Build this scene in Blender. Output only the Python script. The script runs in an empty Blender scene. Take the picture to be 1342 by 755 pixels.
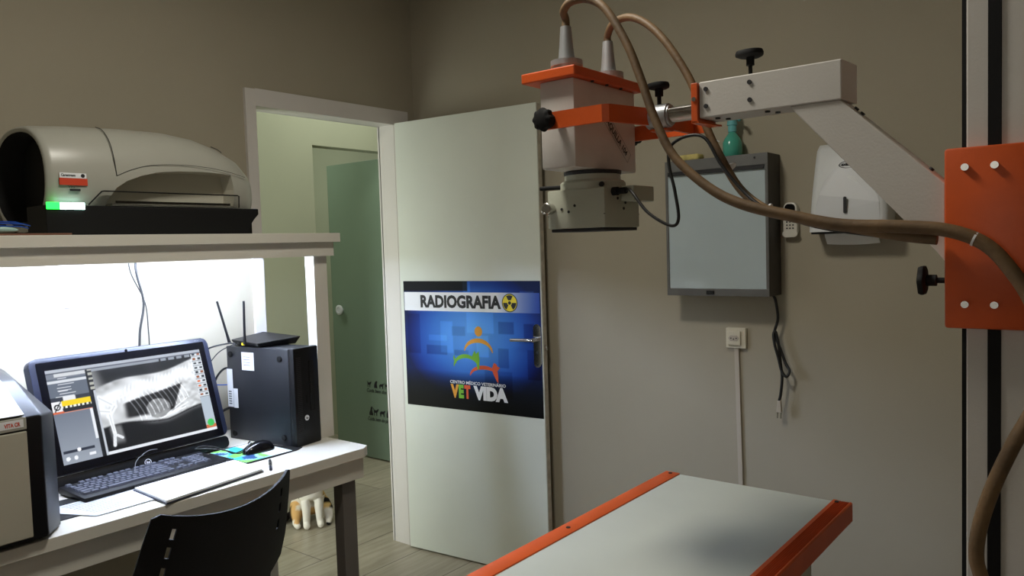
import bpy, bmesh, math, random
from mathutils import Vector, Matrix
random.seed(7)
PI = math.pi
sc = bpy.context.scene
COL = sc.collection
FL = -0.03            # floor height in the working frame (everything is lifted by 0.03 at the end)
TOP = []              # top-level objects
ORG = {}              # world origin of each object

# ------------------------------------------------------------------ materials
def lin(c):
    return tuple(((v/255.0+0.055)/1.055)**2.4 if v/255.0 > 0.04045 else v/255.0/12.92 for v in c)
def mat(name, col, rough=0.5, metal=0.0, bump=0.0, bscale=80, var=0.0, vscale=6, emit=None, estr=1.0, srgb=True, trans=0.0, alpha=1.0, spec=0.5, coat=0.0):
    m = bpy.data.materials.new(name); m.use_nodes = True
    nt = m.node_tree; b = nt.nodes['Principled BSDF']
    c = lin(col) if srgb else col
    b.inputs['Base Color'].default_value = (*c, 1)
    b.inputs['Roughness'].default_value = rough
    b.inputs['Metallic'].default_value = metal
    b.inputs['Specular IOR Level'].default_value = spec
    b.inputs['Transmission Weight'].default_value = trans
    b.inputs['Alpha'].default_value = alpha
    b.inputs['Coat Weight'].default_value = coat
    tc = nt.nodes.new('ShaderNodeTexCoord')
    n = nt.nodes.new('ShaderNodeTexNoise'); n.inputs['Scale'].default_value = vscale; n.inputs['Detail'].default_value = 4
    nt.links.new(tc.outputs['Object'], n.inputs['Vector'])
    mx = nt.nodes.new('ShaderNodeMixRGB'); mx.blend_type = 'MULTIPLY'
    mx.inputs['Fac'].default_value = 1.0
    mx.inputs['Color1'].default_value = (*c, 1)
    r = nt.nodes.new('ShaderNodeValToRGB')
    r.color_ramp.elements[0].position = 0.35; r.color_ramp.elements[1].position = 0.65
    v = max(var, 0.015)
    r.color_ramp.elements[0].color = (1-v, 1-v, 1-v, 1); r.color_ramp.elements[1].color = (1, 1, 1, 1)
    nt.links.new(n.outputs['Fac'], r.inputs['Fac']); nt.links.new(r.outputs['Color'], mx.inputs['Color2'])
    nt.links.new(mx.outputs['Color'], b.inputs['Base Color'])
    if bump > 0:
        n2 = nt.nodes.new('ShaderNodeTexNoise'); n2.inputs['Scale'].default_value = bscale; n2.inputs['Detail'].default_value = 3
        nt.links.new(tc.outputs['Object'], n2.inputs['Vector'])
        bp = nt.nodes.new('ShaderNodeBump'); bp.inputs['Strength'].default_value = bump; bp.inputs['Distance'].default_value = 0.002
        nt.links.new(n2.outputs['Fac'], bp.inputs['Height']); nt.links.new(bp.outputs['Normal'], b.inputs['Normal'])
    if emit:
        b.inputs['Emission Color'].default_value = (*lin(emit), 1); b.inputs['Emission Strength'].default_value = estr
    return m
def vmat(name, emission=False, rough=0.35, strength=1.0):
    m = bpy.data.materials.new(name); m.use_nodes = True
    nt = m.node_tree; b = nt.nodes['Principled BSDF']
    a = nt.nodes.new('ShaderNodeVertexColor'); a.layer_name = 'Col'
    b.inputs['Roughness'].default_value = rough
    if emission:
        b.inputs['Base Color'].default_value = (0.01, 0.01, 0.01, 1)
        nt.links.new(a.outputs['Color'], b.inputs['Emission Color']); b.inputs['Emission Strength'].default_value = strength
    else:
        nt.links.new(a.outputs['Color'], b.inputs['Base Color']); b.inputs['Specular IOR Level'].default_value = 0.15
    return m

M = {}
M['wall'] = mat('wall_paint', (160,152,133), 0.85, bump=0.15, bscale=220, var=0.05, vscale=2)
M['hall'] = mat('hall_paint', (172,176,152), 0.8, bump=0.1, bscale=200, var=0.05, vscale=2)
M['ceil'] = mat('ceiling_paint', (215,212,205), 0.9, var=0.03)
M['white'] = mat('white_laminate', (206,202,190), 0.45, var=0.03)
M['trim'] = mat('white_trim', (205,200,194), 0.4, var=0.03)
M['door'] = mat('door_laminate', (212,216,204), 0.42, bump=0.05, bscale=90, var=0.05, vscale=3)
M['doorcore'] = mat('door_edge_core', (190,182,165), 0.7, var=0.3, vscale=30)
M['black'] = mat('black_plastic', (9,9,12), 0.45, bump=0.1, bscale=300, spec=0.3)
M['blackg'] = mat('black_gloss', (10,10,14), 0.15)
M['blackm'] = mat('black_matte', (5,5,5), 0.7, spec=0.3)
M['chair'] = mat('chair_plastic', (9,10,10), 0.6, bump=0.4, bscale=500, spec=0.2)
M['navy'] = mat('bezel_plastic', (28,32,48), 0.3)
M['tower'] = mat('tower_metal', (14,17,25), 0.5, var=0.3, vscale=9)
M['key'] = mat('key_cap_sheen', (84,87,98), 0.3)  # black keys coloured grey, the gloss highlight painted into their tops
M['legm'] = mat('dark_grey_leg', (96,91,86), 0.5)
M['orange'] = mat('orange_enamel', (208,84,22), 0.42, bump=0.12, bscale=150, var=0.15, vscale=12)
M['rail'] = mat('orange_rail', (214,88,30), 0.5, bump=0.1, bscale=150, var=0.12, vscale=10)
M['wenamel'] = mat('white_enamel', (204,200,194), 0.45, bump=0.12, bscale=250, var=0.08, vscale=5)
M['genamel'] = mat('grey_enamel', (176,178,162), 0.5, bump=0.12, bscale=250, var=0.08, vscale=6)
M['head'] = mat('head_enamel', (208,202,196), 0.42, bump=0.1, bscale=250, var=0.08, vscale=9)
M['alu'] = mat('aluminium', (178,180,182), 0.38, 0.6, var=0.1, vscale=20)
M['steel'] = mat('steel', (190,188,182), 0.25, 0.95)
M['chrome'] = mat('chrome', (225,225,225), 0.08, 1.0)
M['hose'] = mat('hose_rubber', (116,90,58), 0.6, bump=0.4, bscale=130, var=0.5, vscale=16)
M['cable'] = mat('black_cable', (10,10,10), 0.5)
M['frame'] = mat('grey_metal_frame', (108,108,106), 0.45, 0.35, var=0.15, vscale=12)
M['boxside'] = mat('dark_metal_side', (70,66,62), 0.5, 0.3, var=0.3, vscale=15)
M['opal'] = mat('opal_acrylic', (174,187,190), 0.12, var=0.03, coat=0.4)
M['ttop'] = mat('table_board', (196,200,188), 0.4, var=0.06, vscale=4)
M['printer'] = mat('warm_grey_plastic', (160,159,148), 0.35, bump=0.05, bscale=300, var=0.03)
M['printer2'] = mat('pale_grey_plastic', (170,166,150), 0.4, bump=0.1, bscale=300, var=0.03)
M['recess'] = mat('recess_plastic', (196,192,176), 0.5)
M['paper'] = mat('paper', (232,232,228), 0.8)
M['ppaper'] = mat('printed_paper', (214,218,224), 0.8, var=0.25, vscale=60)
M['socket'] = mat('cream_plastic', (205,198,176), 0.4)
M['conduit'] = mat('conduit_plastic', (176,166,150), 0.5)
M['disp'] = mat('dispenser_plastic', (208,210,210), 0.45)
M['dispg'] = mat('dispenser_panel', (198,200,202), 0.4)
M['remote'] = mat('remote_plastic', (206,202,190), 0.35)
M['dark'] = mat('dark_print', (25,25,28), 0.6)
M['grey'] = mat('grey_print', (110,112,114), 0.6)
M['red'] = mat('red_orange_print', (196,62,30), 0.5)
M['yellow'] = mat('yellow_print', (236,214,40), 0.5)
M['amber'] = mat('amber_print', (226,156,40), 0.5)
M['green'] = mat('green_print', (112,178,36), 0.5)
M['vermil'] = mat('vermilion_print', (214,82,36), 0.5)
M['wprint'] = mat('white_print', (232,234,238), 0.5)
M['label'] = mat('white_label', (225,226,228), 0.5)
M['blueobj'] = mat('blue_film', (20,70,160), 0.4)
M['paleobj'] = mat('pale_green_film', (160,190,180), 0.4)
M['brown'] = mat('brown_board', (110,70,50), 0.7)
M['teal'] = mat('teal_liquid_plastic', (90,190,168), 0.2, trans=0.35)
M['tealt'] = mat('teal_spray_plastic', (120,200,205), 0.25, trans=0.3)
M['sponge'] = mat('yellow_sponge', (205,190,120), 0.95, bump=0.8, bscale=120, var=0.3, vscale=40)
M['ledg'] = mat('green_led', (20,255,60), 0.4, emit=(30,255,60), estr=5)
M['ledw'] = mat('white_led', (220,255,255), 0.4, emit=(200,255,240), estr=7)
M['tube'] = mat('led_tube_emitter', (255,255,255), 0.4, emit=(206,222,255), estr=200)
M['clear'] = mat('clear_plastic', (235,235,235), 0.05, trans=1.0)
M['glass'] = mat('green_frosted_glass', (160,182,160), 0.25, trans=0.55)
M['lampm'] = mat('lamp_diffuser', (255,250,240), 0.4, emit=(255,240,220), estr=6)

# floor: large porcelain planks
def floor_mat():
    m = bpy.data.materials.new('porcelain_planks'); m.use_nodes = True
    nt = m.node_tree; b = nt.nodes['Principled BSDF']
    tc = nt.nodes.new('ShaderNodeTexCoord'); mp = nt.nodes.new('ShaderNodeMapping')
    mp.inputs['Rotation'].default_value = (0, 0, PI/2); mp.inputs['Location'].default_value = (0.13, 0.11, 0)
    br = nt.nodes.new('ShaderNodeTexBrick'); br.inputs['Scale'].default_value = 1.0
    br.inputs['Brick Width'].default_value = 0.9; br.inputs['Row Height'].default_value = 0.3
    br.inputs['Mortar Size'].default_value = 0.003; br.inputs['Mortar'].default_value = (*lin((105,98,86)), 1)
    br.inputs['Color1'].default_value = (*lin((178,170,150)), 1); br.inputs['Color2'].default_value = (*lin((164,156,138)), 1)
    nt.links.new(tc.outputs['Object'], mp.inputs['Vector']); nt.links.new(mp.outputs['Vector'], br.inputs['Vector'])
    mp2 = nt.nodes.new('ShaderNodeMapping'); mp2.inputs['Scale'].default_value = (14, 1.6, 1)
    n = nt.nodes.new('ShaderNodeTexNoise'); n.inputs['Scale'].default_value = 3; n.inputs['Detail'].default_value = 6
    nt.links.new(tc.outputs['Object'], mp2.inputs['Vector']); nt.links.new(mp2.outputs['Vector'], n.inputs['Vector'])
    r = nt.nodes.new('ShaderNodeValToRGB'); r.color_ramp.elements[0].position = 0.3; r.color_ramp.elements[1].position = 0.7
    r.color_ramp.elements[0].color = (0.72, 0.70, 0.66, 1); r.color_ramp.elements[1].color = (1, 1, 1, 1)
    nt.links.new(n.outputs['Fac'], r.inputs['Fac'])
    mx = nt.nodes.new('ShaderNodeMixRGB'); mx.blend_type = 'MULTIPLY'; mx.inputs['Fac'].default_value = 1
    nt.links.new(br.outputs['Color'], mx.inputs['Color1']); nt.links.new(r.outputs['Color'], mx.inputs['Color2'])
    nt.links.new(mx.outputs['Color'], b.inputs['Base Color'])
    b.inputs['Roughness'].default_value = 0.32
    return m
M['floor'] = floor_mat()

# ------------------------------------------------------------------ mesh helpers (world/working-frame coordinates)
def NB(): return bmesh.new()
def box(bm, x0, x1, y0, y1, z0, z1, bev=0.0, seg=2):
    vs = [bm.verts.new(p) for p in ((x0,y0,z0),(x1,y0,z0),(x1,y1,z0),(x0,y1,z0),(x0,y0,z1),(x1,y0,z1),(x1,y1,z1),(x0,y1,z1))]
    fs = [bm.faces.new([vs[i] for i in f]) for f in ((0,3,2,1),(4,5,6,7),(0,1,5,4),(1,2,6,5),(2,3,7,6),(3,0,4,7))]
    if bev > 0:
        es = list({e for f in fs for e in f.edges})
        r = bmesh.ops.bevel(bm, geom=es, offset=bev, segments=seg, affect='EDGES', profile=0.5)
    return vs
def hexa(bm, pts, bev=0.0):
    vs = [bm.verts.new(p) for p in pts]
    fs = [bm.faces.new([vs[i] for i in f]) for f in ((0,3,2,1),(4,5,6,7),(0,1,5,4),(1,2,6,5),(2,3,7,6),(3,0,4,7))]
    if bev > 0:
        es = list({e for f in fs for e in f.edges}); bmesh.ops.bevel(bm, geom=es, offset=bev, segments=2, affect='EDGES', profile=0.5)
def frame_of(d):
    d = Vector(d).normalized(); a = Vector((0,0,1)) if abs(d.z) < 0.9 else Vector((1,0,0))
    u = d.cross(a).normalized(); v = d.cross(u).normalized(); return u, v
def rings(bm, centers, radii, u=None, v=None, n=20, cap=True, dirs=None, sx=1.0, sy=1.0):
    prev = None; first = None
    for i, c in enumerate(centers):
        if dirs: uu, vv = dirs[i]
        else: uu, vv = u, v
        ring = [bm.verts.new(Vector(c)+uu*(math.cos(2*PI*k/n)*radii[i]*sx)+vv*(math.sin(2*PI*k/n)*radii[i]*sy)) for k in range(n)]
        if prev:
            for k in range(n): bm.faces.new((prev[k], prev[(k+1)%n], ring[(k+1)%n], ring[k]))
        else: first = ring
        prev = ring
    if cap:
        bm.faces.new(list(reversed(first))); bm.faces.new(prev)
def cyl(bm, p0, p1, r0, r1=None, n=20):
    p0 = Vector(p0); p1 = Vector(p1); u, v = frame_of(p1-p0)
    rings(bm, [p0, p1], [r0, r0 if r1 is None else r1], u, v, n)
def lathe(bm, base, axis, prof, n=28, sx=1.0, sy=1.0, lobes=0, amp=0.0):
    axis = Vector(axis).normalized(); u, v = frame_of(axis); base = Vector(base)
    prev = None; first = None
    for (h, r) in prof:
        ring = []
        for k in range(n):
            a = 2*PI*k/n; rr = r*(1+amp*math.cos(lobes*a)) if lobes else r
            ring.append(bm.verts.new(base+axis*h+u*(math.cos(a)*rr*sx)+v*(math.sin(a)*rr*sy)))
        if prev:
            for k in range(n): bm.faces.new((prev[k], prev[(k+1)%n], ring[(k+1)%n], ring[k]))
        else: first = ring
        prev = ring
    bm.faces.new(list(reversed(first))); bm.faces.new(prev)
def catmull(pts, sub=8):
    P = [Vector(p) for p in pts]
    P = [P[0]*2-P[1]] + P + [P[-1]*2-P[-2]]
    out = []
    for i in range(1, len(P)-2):
        a, b, c, d = P[i-1], P[i], P[i+1], P[i+2]
        for s in range(sub):
            t = s/sub
            out.append(0.5*((2*b)+(c-a)*t+(2*a-5*b+4*c-d)*t*t+(3*b-a-3*c+d)*t*t*t))
    out.append(P[-2]); return out
def tube(bm, pts, r, sub=8, n=10, rfun=None):
    pp = catmull(pts, sub) if sub > 1 else [Vector(p) for p in pts]
    t0 = (pp[1]-pp[0]).normalized(); u, v = frame_of(t0); dirs = []
    for i in range(len(pp)):
        t = (pp[min(i+1, len(pp)-1)]-pp[max(i-1, 0)]).normalized()
        u = (u - t*u.dot(t)).normalized(); v = t.cross(u).normalized(); dirs.append((u.copy(), v.copy()))
    rings(bm, pp, [r if rfun is None else rfun(i/(len(pp)-1)) for i in range(len(pp))], n=n, dirs=dirs)
def prism(bm, poly, vec, bev=0.0):
    vec = Vector(vec)
    a = [bm.verts.new(Vector(p)) for p in poly]; b = [bm.verts.new(Vector(p)+vec) for p in poly]
    n = len(a); fs = [bm.faces.new(a), bm.faces.new(list(reversed(b)))]
    for k in range(n): fs.append(bm.faces.new((a[(k+1)%n], a[k], b[k], b[(k+1)%n])))
    if bev > 0:
        es = list({e for f in fs for e in f.edges}); bmesh.ops.bevel(bm, geom=es, offset=bev, segments=2, affect='EDGES', profile=0.5)
def xform(bm, mtx): bmesh.ops.transform(bm, matrix=mtx, verts=bm.verts)
def rot_about(p, ang, axis='Z'):
    p = Vector(p); return Matrix.Translation(p) @ Matrix.Rotation(ang, 4, axis) @ Matrix.Translation(-p)

def empty(name, loc, label, cat, group=None, kind=None):
    o = bpy.data.objects.new(name, None); COL.objects.link(o); o.location = loc; o.empty_display_size = 0.05
    ORG[o] = Vector(loc); TOP.append(o)
    if kind: o['kind'] = kind
    else: o['label'] = label; o['category'] = cat
    if group: o['group'] = group
    return o
def obj(name, bm, m, parent=None, smooth=None, label=None):
    """one mesh object; bm in working coordinates"""
    bmesh.ops.recalc_face_normals(bm, faces=bm.faces)
    me = bpy.data.meshes.new(name)
    if parent is None:
        xs = [v.co for v in bm.verts]
        lo = Vector((min(c.x for c in xs), min(c.y for c in xs), min(c.z for c in xs))); hi = Vector((max(c.x for c in xs), max(c.y for c in xs), max(c.z for c in xs)))
        org = Vector(((lo.x+hi.x)/2, (lo.y+hi.y)/2, lo.z))
    else: org = ORG[parent]
    bmesh.ops.translate(bm, verts=bm.verts, vec=-org)
    bm.to_mesh(me); bm.free()
    for q in (m if isinstance(m, (list, tuple)) else [m]): me.materials.append(q)
    if smooth is not None:
        for p in me.polygons: p.use_smooth = True
        if smooth < 179: me.set_sharp_from_angle(angle=math.radians(smooth))
    o = bpy.data.objects.new(name, me); COL.objects.link(o)
    if parent is None: o.location = org; TOP.append(o)
    else: o.parent = parent
    ORG[o] = org
    if label: o['label'] = label
    return o
def thing(o, label, cat, group=None):
    o['label'] = label; o['category'] = cat
    if group: o['group'] = group
    return o
def struct(name, bm, m, smooth=None):
    o = obj(name, bm, m, None, smooth); o['kind'] = 'structure'; return o

def text_bm(bm, s, size, origin, xd, yd, depth=0.0006, width=None, bold=0.0, shear=0.0, align='LEFT'):
    """lettering laid out along xd/yd, anchored at origin, optionally stretched to a width"""
    cu = bpy.data.curves.new('t', 'FONT'); cu.body = s; cu.size = size; cu.offset = bold; cu.shear = shear; cu.resolution_u = 3
    to = bpy.data.objects.new('t', cu); COL.objects.link(to)
    dg = bpy.context.evaluated_depsgraph_get(); dg.update()
    me = bpy.data.meshes.new_from_object(to.evaluated_get(dg))
    bpy.data.objects.remove(to); 
    xs = [v.co.x for v in me.vertices] or [0, 1]; x0, x1 = min(xs), max(xs)
    k = (width/(x1-x0)) if width else 1.0
    xd = Vector(xd).normalized(); yd = Vector(yd).normalized(); nd = xd.cross(yd); origin = Vector(origin)
    off = -(x0)*k if align == 'LEFT' else -(x0+x1)/2*k
    vs = [bm.verts.new(origin+xd*(v.co.x*k+off)+yd*v.co.y+nd*depth) for v in me.vertices]
    for p in me.polygons:
        try: bm.faces.new([vs[i] for i in p.vertices])
        except ValueError: pass
    bpy.data.meshes.remove(me); bpy.data.curves.remove(cu)
def flat(bm, pts2, origin, xd, yd, depth=0.0004, thick=0.0):
    xd = Vector(xd).normalized(); yd = Vector(yd).normalized(); nd = xd.cross(yd); o = Vector(origin)
    P = [o+xd*a+yd*b+nd*depth for a, b in pts2]
    if thick: prism(bm, P, nd*thick)
    else: bm.faces.new([bm.verts.new(p) for p in P])
def painted(name, parent, origin, xd, yd, w, h, nx, ny, fn, m, depth=0.0005):
    """a flat printed/glowing surface whose design is computed point by point (face corners)"""
    xd = Vector(xd).normalized(); yd = Vector(yd).normalized(); nd = xd.cross(yd)
    o = Vector(origin)+nd*depth-ORG[parent]
    verts = [o+xd*(w*i/nx)+yd*(h*j/ny) for j in range(ny+1) for i in range(nx+1)]
    faces = [(j*(nx+1)+i, j*(nx+1)+i+1, (j+1)*(nx+1)+i+1, (j+1)*(nx+1)+i) for j in range(ny) for i in range(nx)]
    me = bpy.data.meshes.new(name); me.from_pydata(verts, [], faces)
    ca = me.color_attributes.new('Col', 'FLOAT_COLOR', 'POINT')
    k = 0; buf = []
    for j in range(ny+1):
        for i in range(nx+1):
            c = fn(i/nx, j/ny); buf += [*lin(tuple(max(0, min(255, q)) for q in c)), 1.0]
    ca.data.foreach_set('color', buf)
    me.materials.append(m)
    ob = bpy.data.objects.new(name, me); COL.objects.link(ob); ob.parent = parent; ORG[ob] = ORG[parent]
    return ob

X = Vector((1,0,0)); Y = Vector((0,1,0)); Z = Vector((0,0,1))

# ================================================================== SETTING
CE = 2.75
b = NB(); box(b, -3.2, 3.6, -1.7, 5.0, FL-0.1, FL); struct('floor', b, M['floor'])
b = NB(); box(b, -3.2, 3.6, -1.7, 5.0, CE, CE+0.1); struct('ceiling', b, M['ceil'])
b = NB()
box(b, -0.1, 0, -1.6, 1.83, FL, CE); box(b, -0.1, 0, 2.62, 4.9, FL, CE); box(b, -0.1, 0, 1.83, 2.62, 2.05, CE)
struct('wall_left', b, M['wall'])
b = NB(); box(b, 0.0, 3.5, 2.74, 2.84, FL, CE); struct('wall_back', b, M['wall'])
b = NB(); box(b, 3.5, 3.6, -1.6, 2.84, FL, CE); struct('wall_right', b, M['wall'])
b = NB(); box(b, -0.1, 3.6, -1.7, -1.6, FL, CE); struct('wall_front', b, M['wall'])
# hallway and the room beyond it
b = NB(); box(b, -1.2, -1.1, 0.9, 2.96, FL, CE); box(b, -1.2, -1.1, 3.59, 4.9, FL, CE); box(b, -1.2, -1.1, 2.96, 3.59, 2.08, CE)
struct('wall_hallway', b, M['hall'])
b = NB(); box(b, -1.2, -0.1, 0.8, 0.9, FL, CE); struct('wall_hallway_end', b, M['hall'])
b = NB(); box(b, -3.1, 0.0, 4.9, 5.0, FL, CE); struct('wall_hallway_north', b, M['hall'])
b = NB(); box(b, -3.1, -3.0, 1.6, 4.9, FL, CE); struct('wall_far_room', b, M['hall'])
b = NB(); box(b, -3.0, -1.2, 3.9, 4.0, FL, CE); struct('wall_far_room_side', b, M['hall'])
b = NB(); box(b, -3.0, -1.2, 1.6, 1.7, FL, CE); struct('wall_far_room_front', b, M['hall'])
# door lining and casing
b = NB()
box(b, -0.105, 0.003, 1.83, 1.846, FL, 2.05); box(b, -0.105, 0.003, 2.60, 2.62, FL, 2.05); box(b, -0.105, 0.003, 1.846, 2.60, 2.032, 2.05)
box(b, -0.115, -0.1, 1.80, 1.846, FL, 2.095); box(b, -0.115, -0.1, 2.60, 2.66, FL, 2.095); box(b, -0.115, -0.1, 1.80, 2.66, 2.032, 2.095)
box(b, 0.0, 0.015, 1.795, 1.842, FL, 2.095); box(b, 0.0, 0.015, 2.602, 2.66, FL, 2.032); box(b, 0.0, 0.015, 1.842, 2.685, 2.028, 2.098)
struct('trim_1', b, M['trim'])

# door leaf, open against the back wall
hinge = Vector((0.03, 2.58, 0)); far = Vector((0.816, 2.655, 0)); dd = (far-hinge).normalized(); LW = (far-hinge).length
nn = Vector((dd.y, -dd.x, 0))          # towards the room
D1 = empty('door_1', (hinge.x, hinge.y, FL+0.008), None, None, kind='structure')
b = NB()
p = [hinge, far, far-nn*0.036, hinge-nn*0.036]
hexa(b, [Vector((q.x, q.y, FL+0.008)) for q in p]+[Vector((q.x, q.y, 2.032)) for q in p], 0.0015)
obj('door_leaf', b, M['door'], D1)
b = NB()
q0 = far+dd*0.0008
hexa(b, [Vector((q.x, q.y, FL+0.01)) for q in (q0-nn*0.004, q0+dd*0.001-nn*0.004, q0+dd*0.001-nn*0.03, q0-nn*0.03)]+[Vector((q.x, q.y, 2.03)) for q in (q0-nn*0.004, q0+dd*0.001-nn*0.004, q0+dd*0.001-nn*0.03, q0-nn*0.03)])
obj('door_edge', b, M['doorcore'], D1, label='brown worn edge strip')
def dp(s, z, n=0.0):       # point on the leaf: s along, z height, n off the face
    q = hinge+dd*s+nn*n; return Vector((q.x, q.y, z))
# handle: oval backplate, spindle and lever
b = NB(); hz = 1.0
pts = []
for k in range(24):
    a = 2*PI*k/24; pts.append((0.0185*math.cos(a), 0.094*math.sin(a)*(1.0) if abs(math.sin(a)) > 2 else 0.075*(1 if math.sin(a) > 0 else -1)+0.0185*math.sin(a)))
flat(b, pts, dp(0.765, hz, 0.0006), dd, Z, 0, 0.006)
hb = obj('door_handle', b, M['chrome'], D1, smooth=30, label='chrome lever handle with oval backplate')
b = NB(); cyl(b, dp(0.765, hz+0.028, 0.006), dp(0.765, hz+0.028, 0.045), 0.0085)
tube(b, [dp(0.765, hz+0.028, 0.043), dp(0.74, hz+0.028, 0.046), dp(0.70, hz+0.027, 0.046), dp(0.655, hz+0.025, 0.045)], 0.0075, n=12)
obj('lever', b, M['chrome'], hb, smooth=60)
b = NB(); cyl(b, dp(0.765, hz-0.03, 0.0062), dp(0.765, hz-0.03, 0.0085), 0.0065); box(b, 0, 0.001, 0, 0.001, 0, 0.001)
b.free(); b = NB(); cyl(b, dp(0.765, hz-0.03, 0.0062), dp(0.765, hz-0.03, 0.0085), 0.0065)
obj('key_cylinder', b, M['dark'], hb)
b = NB(); cyl(b, dp(0.765, hz+0.08, 0.006), dp(0.765, hz+0.08, 0.008), 0.004, n=10); cyl(b, dp(0.765, hz-0.082, 0.006), dp(0.765, hz-0.082, 0.008), 0.004, n=10); obj('screw', b, M['dark'], hb)
b = NB(); hexa(b, [dp(LW+0.0022, hz-0.02, -0.012)+Vector((0,0,0)), dp(LW+0.008, hz-0.02, -0.012), dp(LW+0.008, hz-0.02, -0.024), dp(LW+0.0022, hz-0.02, -0.024), dp(LW+0.0022, hz+0.0, -0.012), dp(LW+0.008, hz+0.0, -0.012), dp(LW+0.008, hz+0.0, -0.024), dp(LW+0.0022, hz+0.0, -0.024)])
obj('latch', b, M['steel'], D1)

# sign on the door: printed sticker
SX0, SX1, SZ0, SZ1 = 0.020, 0.785, 0.684, 1.279
SG = empty('door_sign', dp(SX0, SZ0, 0.001), 'dark blue printed door sticker reading RADIOGRAFIA above a clinic logo, on the open white door', 'sign')
W_, H_ = SX1-SX0, SZ1-SZ0
b = NB(); flat(b, [(0,0),(W_,0),(W_,H_),(0,H_)], dp(SX0, SZ0, 0.0005), dd, Z, 0, 0.0008); obj('sticker', b, M['dark'], SG)
rects = [(0.17,0.42,0.16,0.08,-45),(0.37,0.58,0.10,0.07,-35),(0.38,0.42,0.11,0.05,-40),(0.55,0.42,0.09,0.17,35),(0.71,0.60,0.11,0.10,-50),(0.70,0.35,0.08,0.15,-40),(0.02,0.42,0.10,0.32,-25),(0.28,0.44,0.10,0.25,30),(0.48,0.60,0.20,0.16,30),(0.88,0.55,0.07,0.14,-45),(0.86,0.78,0.10,0.14,60),(0.46,0.90,0.06,0.10,40),(0.60,0.12,0.2,0.2,-25),(0.19,0.53,0.14,0.05,25),(0.90,0.28,0.09,0.22,-35)]
def sign_bg(u, v):
    g = max(0, 1-(((u-0.52)/0.50)**2*0.9+((v-0.58)/0.52)**2))
    c = [8+88*g**1.6, 24+138*g**1.2, 70+172*g**0.8]
    if v < 0.30:
        k = v/0.30; k = k*k; c = [q*k+3*(1-k) for q in c]
    if v > 0.92 and u < 0.5: c = [6, 10, 20]
    for (x, y, w, h, d) in rects:
        if x < u < x+w and y < v < y+h and v > 0.1: c = [c[0]+d*0.35, c[1]+d*0.6, c[2]+d*0.8]
    return c
painted('printed_background', SG, dp(SX0, SZ0, 0.0013), dd, Z, W_, H_, 150, 110, sign_bg, vmat('sign_print', False, 0.5))
def sp(u, v, n=0.0): return dp(SX0+u*W_, SZ0+v*H_, 0.0016+n)
band = []
def band_fn(u, v):
    k = max(0, 1-u*1.02)**0.35 if u > 0.72 else 1.0
    a = (240, 241, 245); bb = (40, 70, 150)
    f = 1.0 if u < 0.7 else max(0.0, 1-(u-0.7)/0.3)
    return [a[i]*f+bb[i]*(1-f) for i in range(3)]
painted('heading_band', SG, sp(0.005, 0.765), dd, Z, W_*0.99, H_*0.148, 60, 2, band_fn, vmat('band_print', False, 0.35))
b = NB(); text_bm(b, 'RADIOGRAFIA', 0.076, sp(0.135, 0.797, 0.001), dd, Z, 0.0004, width=W_*0.60, bold=0.0036); obj('heading_text', b, M['dark'], SG)
# radiation trefoil
b = NB(); cc = sp(0.795, 0.838, 0.0012); R_ = 0.041
flat(b, [(R_*math.cos(2*PI*k/40), R_*math.sin(2*PI*k/40)) for k in range(40)], cc, dd, Z, 0.0); rs = obj('radiation_symbol', b, M['dark'], SG, label='yellow and black radiation trefoil')
b = NB(); flat(b, [(R_*0.9*math.cos(2*PI*k/40), R_*0.9*math.sin(2*PI*k/40)) for k in range(40)], cc, dd, Z, 0.0005); obj('yellow_disc', b, M['yellow'], rs)
b = NB()
for k in range(3):
    a0 = math.radians(-30+120*k+90-60+0); P = [(0.012*math.cos(a0), 0.012*math.sin(a0))]
    A = [math.radians(60+120*k+60*t/8) for t in range(9)]
    A = [q+math.radians(120) for q in A]
    poly = [(0.012*math.cos(q), 0.012*math.sin(q)) for q in reversed(A)]+[(0.034*math.cos(q), 0.034*math.sin(q)) for q in A]
    flat(b, poly, cc, dd, Z, 0.0009)
flat(b, [(0.008*math.cos(2*PI*k/20), 0.008*math.sin(2*PI*k/20)) for k in range(20)], cc, dd, Z, 0.0009); obj('trefoil', b, M['dark'], rs)
def ribbon(bm, cx, cy, rx, ry, a0, a1, w0, w1, n=26, depth=0.001):
    A = [math.radians(a0+(a1-a0)*t/n) for t in range(n+1)]
    def w(t): return w0+(w1-w0)*math.sin(PI*t)
    outer = [(cx+(rx+w(i/n)/2)*math.cos(a), cy+(ry+w(i/n)/2)*math.sin(a)) for i, a in enumerate(A)]
    inner = [(cx+(rx-w(i/n)/2)*math.cos(a), cy+(ry-w(i/n)/2)*math.sin(a)) for i, a in enumerate(A)]
    for i in range(n):
        flat(bm, [outer[i], outer[i+1], inner[i+1], inner[i]], sp(0, 0), dd, Z, depth)
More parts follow.
